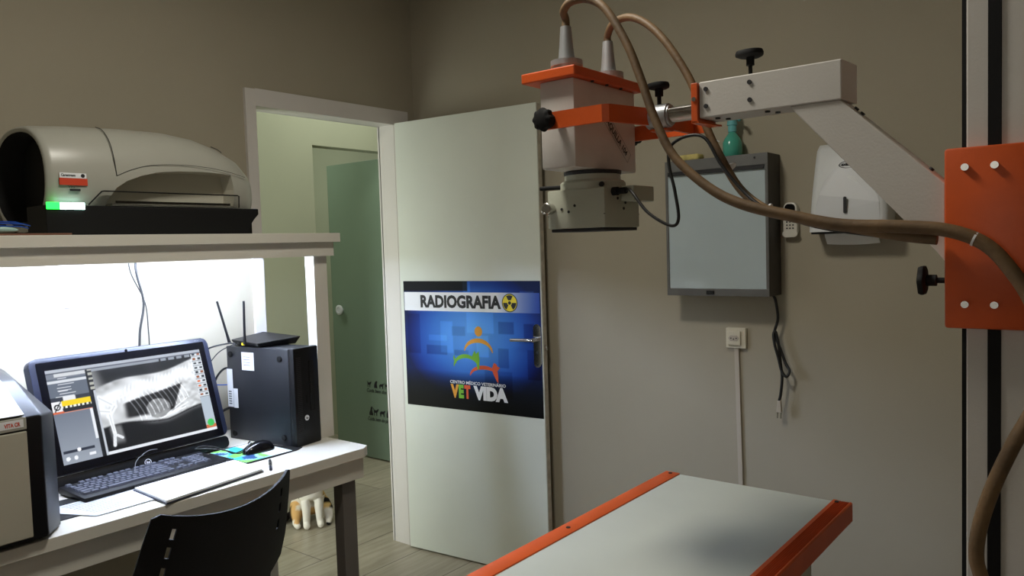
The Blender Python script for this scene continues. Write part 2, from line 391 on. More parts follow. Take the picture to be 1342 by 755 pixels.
# figure bending over (amber), cat (green), dog (vermilion)
b = NB(); ux, uy = W_, H_
ribbon(b, 0.562*ux, 0.45*uy, 0.078, 0.058, 5, 172, 0.005, 0.020)
flat(b, [(0.568*ux+0.021*math.cos(2*PI*k/24), 0.617*uy+0.023*math.sin(2*PI*k/24)) for k in range(24)], sp(0,0), dd, Z, 0.0012)
obj('logo_person', b, M['amber'], SG, label='amber arched figure with a round head')
b = NB(); ribbon(b, 0.468*ux, 0.335*uy, 0.068, 0.052, 18, 178, 0.004, 0.019)
flat(b, [(0.515*ux,0.425*uy),(0.535*ux,0.47*uy),(0.545*ux,0.445*uy),(0.565*ux,0.465*uy),(0.570*ux,0.40*uy),(0.565*ux,0.33*uy),(0.555*ux,0.32*uy),(0.545*ux,0.38*uy)], sp(0,0), dd, Z, 0.0014)
flat(b, [(0.375*ux,0.405*uy),(0.383*ux,0.43*uy),(0.39*ux,0.39*uy),(0.40*ux,0.36*uy),(0.385*ux,0.37*uy)], sp(0,0), dd, Z, 0.0014)
obj('logo_cat', b, M['green'], SG, label='green arched cat')
b = NB(); ribbon(b, 0.60*ux, 0.27*uy, 0.078, 0.044, 20, 175, 0.004, 0.018)
flat(b, [(0.655*ux,0.335*uy),(0.672*ux,0.385*uy),(0.69*ux,0.375*uy),(0.695*ux,0.36*uy),(0.715*ux,0.35*uy),(0.695*ux,0.325*uy),(0.70*ux,0.28*uy),(0.70*ux,0.235*uy),(0.69*ux,0.245*uy),(0.67*ux,0.29*uy)], sp(0,0), dd, Z, 0.0016)
obj('logo_dog', b, M['vermil'], SG, label='vermilion arched dog')
b = NB(); text_bm(b, 'CENTRO MÉDICO VETERINÁRIO', 0.0195, sp(0.345, 0.205, 0.001), dd, Z, 0.0004, width=W_*0.405, bold=0.0004); obj('subtitle_text', b, M['wprint'], SG)
b = NB(); text_bm(b, 'V', 0.078, sp(0.348, 0.10, 0.001), dd, Z, 0.0004, width=W_*0.062, bold=0.005); obj('letter', b, M['amber'], SG)
b = NB(); text_bm(b, 'E', 0.078, sp(0.408, 0.10, 0.001), dd, Z, 0.0004, width=W_*0.038, bold=0.005); obj('letter', b, M['green'], SG)
b = NB(); text_bm(b, 'T', 0.078, sp(0.450, 0.10, 0.001), dd, Z, 0.0004, width=W_*0.045, bold=0.005); obj('letter', b, M['vermil'], SG)
b = NB(); text_bm(b, 'VIDA', 0.078, sp(0.518, 0.10, 0.001), dd, Z, 0.0004, width=W_*0.245, bold=0.0055); obj('logo_text', b, M['wprint'], SG)

# frosted glass door of the room across the hall
GD = empty('door_2', (-1.19, 3.57, FL+0.01), None, None, kind='structure')
b = NB(); box(b, -1.74, -1.10, 3.565, 3.575, FL+0.012, 2.045, 0.001); obj('glass_leaf', b, M['glass'], GD)
b = NB()
lathe(b, (-1.63, 3.563, 1.015), (0,-1,0), [(0,0.012),(0.018,0.012),(0.020,0.034),(0.03,0.036),(0.034,0.028),(0.034,0.02),(0.031,0.018)], 28)
obj('round_knob', b, M['disp'], GD, smooth=40, label='round white knob')
def critter(bm, x, z, s, kind):
    parts = {
     0: [(-.5,0),(-.42,0),(-.40,.35),(-.1,.35),(-.08,0),(.02,0),(.05,.4),(.2,.55),(.32,.75),(.25,.85),(.15,.8),(.02,.68),(-.4,.66),(-.55,.9),(-.6,.85),(-.5,.5)],
     1: [(-.35,0),(.3,0),(.3,.1),(.2,.5),(.25,.75),(.35,.95),(.2,1.0),(.05,.98),(-.15,.8),(-.35,.4)],
     2: [(-.4,0),(-.3,0),(-.25,.3),(.1,.3),(.15,0),(.28,0),(.3,.45),(.45,.65),(.35,.8),(.2,.65),(-.3,.62),(-.5,.4)],
     3: [(-.3,0),(.3,0),(.35,.15),(.2,.6),(.3,.95),(.1,1.05),(-.05,.9),(-.1,.6),(-.3,.3)]}
    flat(bm, [(a*s, c*s) for a, c in parts[kind]], (x, 3.564, z), X, Z, 0.0003, 0.0003)
b = NB()
for i in range(4): critter(b, -1.365+i*0.06, 0.478-0*i, 0.05, (0,1,2,0)[i])
text_bm(b, 'Cuida bem dos pets', 0.036, (-1.40, 3.564, 0.445), X, Z, 0.0006, width=0.27, bold=0.0006, shear=0.3)
o = obj('animal_decal', b, M['dark'], GD, label='row of black animal silhouettes over handwriting')
b = NB()
for i in range(4): critter(b, -1.365+i*0.06, 0.282, 0.06, (3,0,2,1)[i])
text_bm(b, 'Cuida bem do planeta', 0.036, (-1.40, 3.564, 0.245), X, Z, 0.0006, width=0.27, bold=0.0006, shear=0.3)
obj('animal_decal', b, M['dark'], GD, label='lower row of black animal silhouettes over handwriting')

# ================================================================== DESK AND SHELF
DT = 0.745
DK = empty('desk', (0.35, 1.2, FL), 'long white built-in desk running along the left wall', 'desk')
b = NB()
prism(b, [(0.012,0.2,DT-0.034),(0.698,0.2,DT-0.034),(0.698,1.752,DT-0.034),(0.675,1.785,DT-0.034),(0.012,1.785,DT-0.034)], (0,0,0.034), 0.002)
obj('desk_top', b, M['white'], DK)
b = NB(); box(b, 0.655, 0.675, 0.22, 1.765, DT-0.110, DT-0.0345, 0.001); obj('apron', b, M['white'], DK)
b = NB(); box(b, 0.015, 0.654, 1.745, 1.765, DT-0.110, DT-0.0345, 0.001); obj('apron', b, M['white'], DK)
for (yy) in (1.685, 0.24):
    b = NB(); box(b, 0.605, 0.654, yy, yy+0.058, FL, DT-0.035, 0.0015); obj('leg', b, M['legm'], DK)
    b = NB(); box(b, 0.03, 0.08, yy, yy+0.058, FL, DT-0.035, 0.0015); obj('leg', b, M['legm'], DK)

SH = empty('floating_shelf', (0.25, 1.0, 1.415), 'thick white shelf above the desk carrying the grey film scanner', 'shelf')
b = NB(); box(b, 0.012, 0.497, 0.2, 1.85, 1.466, 1.499, 0.0015); obj('shelf_board', b, M['white'], SH)
b = NB(); box(b, 0.46, 0.478, 0.2, 1.832, 1.416, 1.4668, 0.0); obj('front_beam', b, M['white'], SH)
b = NB(); box(b, 0.012, 0.4602, 1.817, 1.832, 1.416, 1.4668, 0.0); obj('end_beam', b, M['white'], SH)
b = NB(); box(b, 0.405, 0.455, 1.757, 1.815, DT, 1.466, 0.0); obj('support_post', b, M['white'], SH)
b = NB(); cyl(b, (0.36, 0.45, 1.445), (0.36, 1.70, 1.445), 0.011, n=14); box(b, 0.35, 0.37, 0.44, 1.71, 1.455, 1.4655)
LT = obj('led_tube', b, M['tube'])
thing(LT, 'bright white light tube fixed under the shelf over the desk', 'lamp')

# ------------------------------------------------------------------ digitizer on the shelf (bullet body)
FS = empty('film_scanner', (0.27, 1.2, 1.499), 'rounded warm grey film scanner with glowing green light, lying on the shelf', 'scanner')
def sect(y, x0, x1, z0, z1, n=40, p=2.3, sk=0.10):
    sk = sk*max(0, 1-(y-0.88)/0.4)
    cx, cz, rx, rz = (x0+x1)/2, (z0+z1)/2, (x1-x0)/2, (z1-z0)/2; out = []
    for k in range(n):
        a = 2*PI*k/n; c, s = math.cos(a), math.sin(a); xx = cx+rx*math.copysign(abs(c)**(2/p), c)
        out.append(Vector((xx, y+sk*(xx-0.27), cz+rz*math.copysign(abs(s)**(2/p), s))))
    return out
SECT = [(0.880,0.118,0.412,1.522,1.812),(0.884,0.108,0.420,1.514,1.818),(0.90,0.105,0.424,1.511,1.821),(1.00,0.105,0.428,1.509,1.829),(1.15,0.107,0.432,1.507,1.835),(1.28,0.11,0.430,1.507,1.836),(1.38,0.115,0.425,1.508,1.824),(1.46,0.12,0.417,1.512,1.800),(1.525,0.13,0.403,1.52,1.768),(1.565,0.15,0.38,1.54,1.730),(1.588,0.19,0.34,1.57,1.685)]
b = NB(); prev = None; first = None
for (y, x0, x1, z0, z1) in SECT:
    ring = [b.verts.new(p) for p in sect(y, x0, x1, z0, z1)]
    if prev:
        for k in range(len(ring)): b.faces.new((prev[k], prev[(k+1)%len(ring)], ring[(k+1)%len(ring)], ring[k]))
    else: first = ring
    prev = ring
b.faces.new(prev); 
# dished circular mouth
inr = [b.verts.new(p) for p in sect(0.883, 0.122, 0.404, 1.530, 1.803)]
for k in range(len(inr)): b.faces.new((first[k], inr[k], inr[(k+1)%len(inr)], first[(k+1)%len(inr)]))
in2 = [b.verts.new(p) for p in sect(0.95, 0.135, 0.39, 1.545, 1.79)]
for k in range(len(inr)): b.faces.new((inr[k], in2[k], in2[(k+1)%len(inr)], inr[(k+1)%len(inr)]))
b.faces.new(in2)
body = obj('body_shell', b, [M['printer']], FS, smooth=50)
# cut the feed bay with a boolean
cb = NB()
arch = [(1.052,1.586),(1.058,1.603),(1.082,1.640),(1.115,1.662),(1.155,1.678),(1.21,1.692),(1.28,1.699),(1.36,1.702),(1.43,1.700),(1.468,1.697),(1.476,1.65),(1.476,1.584)]
prism(cb, [(0.345, y, z) for y, z in arch], (0.2,0,0))
cme = bpy.data.meshes.new('cutter'); bmesh.ops.recalc_face_normals(cb, faces=cb.faces); bmesh.ops.translate(cb, verts=cb.verts, vec=-ORG[FS]); cb.to_mesh(cme); cb.free()
cme.materials.append(M['recess'])
co = bpy.data.objects.new('cutter', cme); COL.objects.link(co); co.location = FS.location
body.data.materials.append(M['recess'])
for v in (): pass
md = body.modifiers.new('cut', 'BOOLEAN'); md.object = co; md.operation = 'DIFFERENCE'; md.solver = 'EXACT'
bpy.context.view_layer.update()
dg = bpy.context.evaluated_depsgraph_get()
nm = bpy.data.meshes.new_from_object(body.evaluated_get(dg))
body.modifiers.clear(); body.data = nm; bpy.data.objects.remove(co)
# dark mouth disc
b = NB(); b.faces.new([b.verts.new(p) for p in sect(0.945, 0.134, 0.391, 1.544, 1.791)])
ri = [b.verts.new(p) for p in sect(0.8825, 0.123, 0.403, 1.531, 1.802)]; rj = [b.verts.new(p) for p in sect(0.945, 0.135, 0.390, 1.545, 1.790)]
for k in range(len(ri)): b.faces.new((ri[k], rj[k], rj[(k+1)%len(ri)], ri[(k+1)%len(ri)]))
obj('intake_mouth', b, M['blackm'], FS, smooth=60, label='black round mouth at the left end')
# black base: wide tray that follows the body
b = NB()
prism(b, [(0.06,0.875,1.4995),(0.06,1.545,1.4995),(0.405,1.545,1.4995),(0.415,0.895,1.4995)], (0,0,0.045), 0.003)
base_poly = [(0.436,1.01,1.585),(0.436,1.50,1.582),(0.425,1.60,1.582),(0.40,1.62,1.575),(0.40,1.60,1.545),(0.41,1.57,1.53),(0.432,1.53,1.52),(0.436,0.93,1.52),(0.428,0.905,1.57),(0.432,0.94,1.585)]
b2 = [(0.4,1.62),(0.36,1.645)]
prism(b, [(0.30,0.882,1.500),(0.30,0.882,1.585),(0.30,1.552,1.585),(0.30,1.552,1.566),(0.30,1.530,1.545),(0.30,1.515,1.530),(0.30,1.515,1.500)], (0.136,0,0), 0.003)
obj('base_tray', b, M['blackm'], FS, label='black base')
b = NB(); box(b, 0.434, 0.440, 0.884, 0.918, 1.573, 1.592, 0.001); obj('status_light', b, M['ledg'], FS, label='glowing green light bar')
b = NB(); box(b, 0.434, 0.440, 0.9185, 0.984, 1.573, 1.592, 0.001); obj('status_light', b, M['ledw'], FS, label='glowing white light bar')
# paper slot and clear guard
b = NB(); box(b, 0.352, 0.420, 1.07, 1.474, 1.5865, 1.594, 0.001); obj('feed_slot', b, M['printer'], FS)
b = NB(); box(b, 0.418, 0.4215, 1.08, 1.455, 1.5945, 1.602, 0.0005); obj('slot_lip', b, M['blackm'], FS)
b = NB(); gx = 0.438
tube(b, [(gx,0.995,1.587),(gx,1.034,1.627),(gx,1.04,1.628),(gx,1.472,1.628),(gx,1.478,1.626),(gx,1.476,1.587)], 0.0022, sub=1, n=6)
gd = obj('guard_frame', b, M['blackm'], FS)
b = NB(); prism(b, [(gx,1.0,1.587),(gx,1.038,1.627),(gx,1.475,1.627),(gx,1.475,1.587)], (0.001,0,0)); obj('clear_guard', b, M['clear'], FS)
# seams
b = NB()
tube(b, [(0.31,1.083,1.832),(0.36,1.080,1.816),(0.405,1.078,1.778),(0.428,1.078,1.73),(0.4305,1.083,1.675)], 0.0012, n=5)
tube(b, [(0.4305,1.083,1.675),(0.431,1.13,1.696),(0.4305,1.19,1.712),(0.4295,1.28,1.719),(0.426,1.38,1.716),(0.418,1.46,1.706),(0.404,1.525,1.694)], 0.0008, n=5)
tube(b, [(0.345,1.44,1.797),(0.365,1.45,1.787),(0.38,1.457,1.775)], 0.0014, n=5)
obj('panel_seam', b, M['dark'], FS)
# stickers
b = NB(); box(b, 0.4275, 0.4305, 0.925, 0.997, 1.662, 1.6765); st = obj('brand_sticker', b, M['label'], FS)
b = NB(); box(b, 0.4275, 0.4308, 0.924, 0.999, 1.642, 1.6615); obj('red_band', b, M['red'], st)
b = NB(); text_bm(b, 'Carestream', 0.0105, (0.4308,0.929,1.6665), Y, Z, 0.0002, width=0.038, bold=0.0003)
flat(b, [(0.0055*math.cos(2*PI*k/16), 0.0055*math.sin(2*PI*k/16)) for k in range(16)], (0.4308,0.987,1.6695), Y, Z, 0.0002); obj('sticker_print', b, M['dark'], st)
b = NB(); box(b, 0.4275, 0.4302, 0.951, 0.979, 1.626, 1.632); text_bm(b, 'Vita', 0.009, (0.4302,0.946,1.634), Y, Z, 0.0002, width=0.018); obj('small_marking', b, M['dark'], FS)

# blue packet, pale packet on a thin board at the left end of the shelf
b = NB(); box(b, 0.445, 0.49, 0.60, 0.925, 1.4995, 1.5045, 0.0008); thing(obj('thin_board', b, M['brown']), 'thin brown board lying on the shelf edge under the folded packets', 'board')
b = NB(); tube(b, [(0.465,0.70,1.5135),(0.467,0.76,1.516),(0.468,0.80,1.5135)], 0.012, n=12, rfun=lambda t: 0.0088*(1-t**6)+0.0015); thing(obj('rolled_packet', b, M['paleobj'], smooth=60), 'pale green rolled packet at the left edge of the shelf', 'packet')
b = NB()
for (dz, yy, dx) in ((0.0, 0.826, 0), (0.007, 0.832, -0.004), (0.012, 0.815, -0.008)):
    prism(b, [(0.452+dx,0.70,1.524+dz),(0.478+dx,0.70,1.524+dz),(0.474+dx,yy-0.02,1.522+dz),(0.466+dx,yy,1.517+dz),(0.456+dx,yy-0.02,1.522+dz)], (0,0,0.003))
thing(obj('folded_packet', b, M['blueobj']), 'dark blue folded packet lying on top of the pale roll on the shelf', 'packet')

# ------------------------------------------------------------------ second digitizer at the left end of the desk
CR = empty('plate_reader', (0.4, 0.6, DT), 'bulky plate reader with beige front and black housing at the desk left end', 'scanner')
def prof(dx, dz, top=0.0):   # x,z outline of the housing
    return [(0.05,DT+0.003),(0.715+dx,DT+0.012),(0.715+dx,1.058+dz),(0.565+dx,1.13+dz),(0.05,1.20+dz)]
b = NB()
A = [b.verts.new((x, 0.25, z)) for x, z in prof(0, 0)]; Bv = [b.verts.new((x, 0.738, z)) for x, z in prof(0, 0)]
Cp = [(0.05,DT+0.003),(0.625,DT+0.004),(0.618,1.043),(0.30,1.125),(0.05,1.16)]
Cv = [b.verts.new((x, 0.800, z)) for x, z in Cp]
n = 5
b.faces.new(list(reversed(A))); b.faces.new(Cv)
for k in range(n):
    b.faces.new((A[k], A[(k+1)%n], Bv[(k+1)%n], Bv[k])); b.faces.new((Bv[k], Bv[(k+1)%n], Cv[(k+1)%n], Cv[k]))
bmesh.ops.bevel(b, geom=list(b.edges), offset=0.004, segments=2, affect='EDGES', profile=0.5)
obj('housing', b, M['black'], CR, smooth=30)
b = NB(); box(b, 0.7155, 0.722, 0.30, 0.703, DT+0.022, 1.026, 0.003); obj('front_panel', b, M['printer2'], CR)
b = NB(); box(b, 0.7155, 0.722, 0.30, 0.703, 1.030, 1.060, 0.002); hd = obj('header_strip', b, M['printer'], CR)
b = NB(); box(b, 0.722, 0.7228, 0.645, 0.696, 1.037, 1.056); ls = obj('header_label', b, M['label'], CR)
b = NB(); text_bm(b, 'VITA CR', 0.013, (0.7229,0.655,1.041), Y, Z, 0.0003, width=0.034, bold=0.0005); obj('label_text', b, M['red'], ls)
b = NB(); prism(b, [(0.712,0.30,1.062),(0.572,0.30,1.132),(0.10,0.30,1.197),(0.10,0.30,1.203),(0.575,0.30,1.138),(0.720,0.30,1.066)], (0,0.40,0)); obj('top_lid', b, M['printer2'], CR)

# ------------------------------------------------------------------ all-in-one monitor
mc = Vector((0.286, 1.194, 0.820)); my = 0.077; mt = 0.292
rd = Vector((-math.sin(my), math.cos(my), 0)); nd = Vector((math.cos(my), math.sin(my), 0))
ud = Z*math.cos(mt)-nd*math.sin(mt); fn_ = rd.cross(ud).normalized()      # outward normal of the screen
sw, sh = 0.52, 0.2895
MO = empty('computer_monitor', (0.25, 1.17, DT), 'black all-in-one computer tilted back on the desk, showing an x-ray of an animal', 'monitor')
def mp_(a, c, n=0.0): return mc+rd*a+ud*c+fn_*n
def mbox(bm, a0, a1, c0, c1, n0, n1, bev=0.0):
    hexa(bm, [mp_(a0,c0,n0), mp_(a1,c0,n0), mp_(a1,c0,n1), mp_(a0,c0,n1), mp_(a0,c1,n0), mp_(a1,c1,n0), mp_(a1,c1,n1), mp_(a0,c1,n1)], bev)
def rrect(a0, a1, c0, c1, r, n=6):
    out = []
    for (cx, cy, s) in ((a1-r, c1-r, 0), (a0+r, c1-r, 90), (a0+r, c0+r, 180), (a1-r, c0+r, 270)):
        for k in range(n+1):
            a = math.radians(s+90*k/n); out.append((cx+r*math.cos(a), cy+r*math.sin(a)))
    return out
OA, OB, OC, OD = -sw/2-0.040, sw/2+0.040, -0.028, sh+0.040
b = NB(); prism(b, [mp_(a, c, -0.034) for a, c in rrect(OA, OB, OC, OD, 0.022)], fn_*0.036, 0.003)
hs = obj('monitor_housing', b, M['navy'], MO, smooth=30)
b = NB(); prism(b, [mp_(a, c, 0.0022) for a, c in rrect(OA+0.018, OB-0.018, OC+0.003, OD-0.014, 0.004)], fn_*0.0015); obj('screen_bezel', b, M['blackg'], MO)
b = NB()
poly = [mp_(a, c, -0.03) for a, c in rrect(OA+0.002, OB-0.002, -0.070, -0.030, 0.012)]
prism(b, poly, fn_*0.028, 0.002); ls = obj('speaker_bar', b, M['black'], MO, smooth=30)
b = NB(); text_bm(b, 'hp', 0.016, mp_(-0.012, -0.058, -0.0018), rd, ud, 0.0003, width=0.013, bold=0.0005, shear=0.25)
for k in range(24):
    a0, a1 = 2*PI*k/24, 2*PI*(k+1)/24
    flat(b, [(0.0115*math.cos(a0), 0.0115*math.sin(a0)), (0.0115*math.cos(a1), 0.0115*math.sin(a1)), (0.0098*math.cos(a1), 0.0098*math.sin(a1)), (0.0098*math.cos(a0), 0.0098*math.sin(a0))], mp_(-0.0055, -0.053, -0.0018), rd, ud, 0.0003)
obj('maker_badge', b, M['wprint'], ls, label='round white badge')
b = NB(); cyl(b, mp_(0, sh+0.0305, 0.002), mp_(0, sh+0.0305, 0.0035), 0.005, n=16); obj('webcam', b, M['blackg'], MO)
b = NB(); text_bm(b, 'HP 205', 0.006, mp_(OB-0.05, sh+0.030, 0.002), rd, ud, 0.0003, width=0.018); obj('model_print', b, M['grey'], MO)
b = NB(); hexa(b, [mp_(-0.20,0.02,-0.034), mp_(0.20,0.02,-0.034), mp_(0.12,0.05,-0.075), mp_(-0.12,0.05,-0.075), mp_(-0.20,0.27,-0.034), mp_(0.20,0.27,-0.034), mp_(0.12,0.20,-0.075), mp_(-0.12,0.20,-0.075)], 0.004); obj('rear_cover', b, M['black'], MO)
b = NB(); hexa(b, [(0.10,1.06,DT+0.0005),(0.285,1.06,DT+0.0005),(0.285,1.33,DT+0.0005),(0.10,1.33,DT+0.0005),(0.10,1.06,DT+0.004),(0.285,1.06,DT+0.004),(0.285,1.33,DT+0.004),(0.10,1.33,DT+0.004)], 0.002)
hexa(b, [(0.12,1.14,DT+0.005),(0.15,1.14,DT+0.005),(0.15,1.22,DT+0.005),(0.12,1.22,DT+0.005),(0.19,1.14,DT+0.19),(0.22,1.14,DT+0.19),(0.22,1.22,DT+0.19),(0.19,1.22,DT+0.19)], 0.002)
obj('stand', b, M['black'], MO)

# screen contents (radiography program)
def sm(e0, e1, x):
    t = max(0, min(1, (x-e0)/(e1-e0))); return t*t*(3-2*t)
def seg(px, py, ax, ay, bx, by):
    dx, dy = bx-ax, by-ay; L = dx*dx+dy*dy; t = max(0, min(1, ((px-ax)*dx+(py-ay)*dy)/L)); return math.hypot(px-ax-t*dx, py-ay-t*dy), t
def nz(x, y, s=1):
    return 0.5+0.25*math.sin(x*23*s+math.sin(y*17*s)*2)+0.25*math.sin(y*31*s+math.sin(x*13*s)*2)
AS = 1.8
def xray(u, v):          # u,v in 0..1 of the x-ray viewport; v up
    x = u*1.45; y = v
    top = 0.80+0.17*u+0.03*math.sin(u*7); bot = 0.27+0.025*math.sin(u*8)-0.03*u+0.17*max(0, u-0.62)
    spy = 0.55+0.27*u+0.015*math.sin(u*6)
    inside = sm(0, 0.035, y-bot)*sm(0, 0.03, top-y)
    bg = 10.0
    if y > top-0.02: bg = 22+75*max(0, math.sin(u*8-0.4+v*3))*sm(0.75, 0.2, u)+60*sm(0.12, 0.0, u)
    if y < bot: bg = 8+70*sm(-0.06, 0.0, y-bot)*sm(0.25, 0.5, u)
    b_ = 188+45*nz(x*0.7, y*0.9)
    b_ += 40*sm(0.16, 0.0, abs(y-spy-0.02))                       # bright muscle band along the spine
    b_ = b_-70*sm(0.30, 0.05, u)*sm(0.66, 0.85, y)*nz(x*2, y*2)     # neck
    # dark lung field: long wedge under the spine, tip at the diaphragm
    lim = 0.60+0.42*(y-0.35)                                     # diaphragm slopes
    lung = sm(0.0, 0.03, (spy-0.075)-y)*sm(0, 0.05, y-(0.33-0.02*u))*sm(0.20, 0.27, u)*sm(0.0, 0.03, lim-u+0.12)
    heart = sm(1.0, 0.72, ((x-0.80)/0.19)**2+((y-0.40)/0.135)**2)
    b_ = b_*(1-lung)+(18+14*nz(x, y, 1.5))*lung
    b_ = b_*(1-heart*0.9)+(128+36*nz(x, y, 2))*heart*0.9
    belly = sm(0.0, 0.02, u-lim-0.12)
    b_ = b_+belly*(18-36*nz(x*1.4+1, y*1.7, 1.6))
    for k in range(12):                                            # curved ribs
        a = 0.28+k*0.047; x0 = a*1.45; y0 = 0.55+0.27*a-0.05; L = 0.30-0.004*k
        t = (y0-y)/L
        if -0.02 <= t <= 1.0:
            xr = x0+0.075*math.sin(t*1.7)+0.05*t
            d = abs(x-xr); b_ += (120-45*t)*sm(0.011, 0.003, d)
    ds = abs(y-spy)
    if ds < 0.075:
        b_ = max(b_, (246-46*sm(0.35, 0.0, abs(((u*26) % 1.0)-0.5))*sm(0.0, 0.03, ds))*sm(0.075, 0.03, ds)+b_*(1-sm(0.075, 0.03, ds)))
    if 0 < y-spy < 0.16 and u > 0.25:                              # spinous processes
        b_ += 38*sm(0.3, 0.1, abs(((u*26-(y-spy)*6) % 1.0)-0.5))*sm(0.15, 0.05, y-spy)
    d, t = seg(x, y, 0.30, 0.305, 0.95, 0.262); b_ = max(b_, 225*sm(0.018, 0.006, d)*(0.55+0.45*abs(math.sin(x*38))))
    for (ax, ay, bx, by) in ((0.85,0.27,1.25,0.40),(0.80,0.265,1.20,0.345),(0.90,0.30,1.25,0.46)):
        d, t = seg(x, y, ax, ay, bx, by); b_ += 60*sm(0.012, 0.003, d)
    for (ax, ay, bx, by, w) in ((0.02,0.66,0.20,0.53,0.034),(0.20,0.53,0.10,0.42,0.034),(0.11,0.44,0.13,0.20,0.030),(0.13,0.20,0.10,0.06,0.024),(0.00,0.50,0.12,0.47,0.032),(0.16,0.17,0.22,0.13,0.02)):
        d, t = seg(x, y, ax, ay, bx, by); m_ = sm(w*1.35, w*0.6, d)
        b_ = b_*(1-m_)+(250-40*sm(0.4*w, 0.0, d))*m_; inside = max(inside, m_)
    leg = sm(0.12, 0.05, abs(x-0.15-(0.3-y)*0.1))*sm(0.0, 0.1, y-0.02)*sm(0.35, 0.25, y)
    val = bg*(1-inside)+b_*inside
    if leg > 0 and inside < 0.5: val = max(val, 120*leg)
    val = max(0, min(255, val))
    return [val*0.97, val*0.985, val]
def screen_fn(u, v):
    c = [28, 30, 36]
    if v > 0.955: return [180, 186, 196] if v > 0.965 else [90, 96, 108]
    if u < 0.225:                                   # left control panel
        if v > 0.90: return [205, 208, 212] if 0.2 < (u/0.225) and v > 0.915 else [120, 126, 138]
        if v > 0.70:
            c = [96, 104, 118]
            if math.sin(v*190) > 0.55 and 0.03+0.03*abs(math.sin(v*40)) < u < 0.10+0.05*abs(math.sin(v*70)): c = [215, 218, 224]
            if v > 0.855 and v < 0.885: c = [210, 214, 220]
            return c
        if v > 0.66: return [225, 228, 232] if 0.07 < u < 0.14 else [45, 50, 62]
        if v > 0.55:
            if u < 0.055: return [30, 32, 36] if abs(math.hypot((u-0.028)*1.8, v-0.60)-0.026) < 0.007 or abs(u-0.03-(v-0.6)*0.4) < 0.004 else [230, 230, 232]
            if v > 0.60: return [240, 208, 20]
            if v > 0.585: return [240, 240, 230] if math.sin(u*260) > -0.2 else [30, 30, 30]
            return [26, 26, 30]
        if v > 0.53: return [210, 100, 60] if u < 0.06 else [230, 150, 120] if v < 0.54 else [30, 32, 40]
        if 0.205 < u and 0.20 < v: return [226, 230, 236]
        k = (0.53-v)/0.53; c = [110+40*k, 118+40*k, 132+38*k]
        if abs(v-0.125) < 0.012 and 0.01 < u < 0.19: c = [40, 46, 60]
        if math.hypot((u-0.10)*AS, v-0.13) < 0.02: c = [245, 245, 250]
        for q in (0.03, 0.075): 
            if math.hypot((u-q)*AS, v-0.055) < 0.022: c = [235, 238, 244]
        if abs(v-0.06) < 0.012 and 0.15 < u < 0.19: c = [230, 232, 238]
        return c
    if u < 0.262:
        if u < 0.235: return [22, 24, 28]
        if v > 0.72: return [180, 180, 170] if math.sin(v*120) > 0 else [40, 42, 46]
        return [16, 18, 22] if u < 0.25 else [190, 196, 204]
    if u > 0.925:                                   # right tool column
        if v > 0.42:
            cu = ((u-0.925)/0.0375) % 1.0; cv = ((v-0.42)/0.055) % 1.0; r_ = int((v-0.42)/0.055); q_ = int((u-0.925)/0.0375)
            if cv < 0.12 or cu < 0.10: return [120, 128, 138]
            if 0.3 < cv < 0.75 and 0.25 < cu < 0.8: return [214, 110, 60] if r_ in (2, 3) and q_ == 0 else [52, 58, 66] if (r_*3+q_*5) % 4 else [150, 90, 60]
            return [214, 219, 224]
        if v < 0.035: return [225, 230, 235]
        if v < 0.15: return [60, 190, 90] if math.hypot((u-0.965)*AS, v-0.095) < 0.045 else [200, 110, 70] if v < 0.075 else [176, 188, 192]
        return [176, 188, 200]
    if v < 0.035: return [220, 224, 230]
    if v > 0.925: return [150, 156, 166] if math.sin(u*110) < 0.5 or u < 0.7 else [30, 34, 40]
    return xray((u-0.262)/0.663, (v-0.035)/0.89)
painted('screen', MO, mp_(-sw/2, 0, 0.0038), rd, ud, sw, sh, 240, 140, screen_fn, vmat('screen_emission', True, 0.1, 1.12))

# ------------------------------------------------------------------ keyboard
kang = 0.0; KX0, KX1, KY0, KY1 = 0.335, 0.492, 0.905, 1.362
KB = empty('keyboard', (KX0, KY0, DT), 'black full-size computer keyboard lying in front of the monitor', 'keyboard')
b = NB()
hexa(b, [(KX0,KY0,DT+0.004),(KX1,KY0,DT+0.003),(KX1,KY1,DT+0.003),(KX0,KY1,DT+0.004),(KX0,KY0,DT+0.024),(KX1-0.003,KY0,DT+0.015),(KX1-0.003,KY1,DT+0.015),(KX0,KY1,DT+0.024)], 0.004)
obj('keyboard_base', b, M['black'], KB, smooth=30)
def kz(x): return DT+0.024+(x-KX0)*(-0.009)/(KX1-KX0)
kmesh = {}
def key_mesh(w):
    w = round(w, 4)
    if w in kmesh: return kmesh[w]
    b = NB(); h = 0.0075; s = 0.0075
    lo = [(-s, -w/2, 0), (s, -w/2, 0), (s, w/2, 0), (-s, w/2, 0)]; t = 0.0018
    hi = [(-s+t, -w/2+t, h), (s-t, -w/2+t, h*0.9), (s-t, w/2-t, h*0.9), (-s+t, w/2-t, h)]
    hexa(b, lo+hi, 0.0006); bmesh.ops.recalc_face_normals(b, faces=b.faces)
    me = bpy.data.meshes.new('key'); b.to_mesh(me); b.free(); me.materials.append(M['key']); kmesh[w] = me; return me
P0 = 0.0188
def put_key(cx, cy, w):
    o = bpy.data.objects.new('key', key_mesh(w)); COL.objects.link(o); o.parent = KB
    o.location = Vector((cx, cy, kz(cx)-0.001))-ORG[KB]; ORG[o] = ORG[KB]
kn = 0
rowx = [KX0+0.018, KX0+0.046, KX0+0.0646, KX0+0.0832, KX0+0.1018, KX0+0.1204]
ks = KY0+0.012
def krow(r, widths, start=0.0):
    global kn
    y = ks+start
    for w in widths:
        if w > 0: put_key(rowx[r], y+w*P0/2, w*P0-0.0022); kn += 1
        y += abs(w)*P0
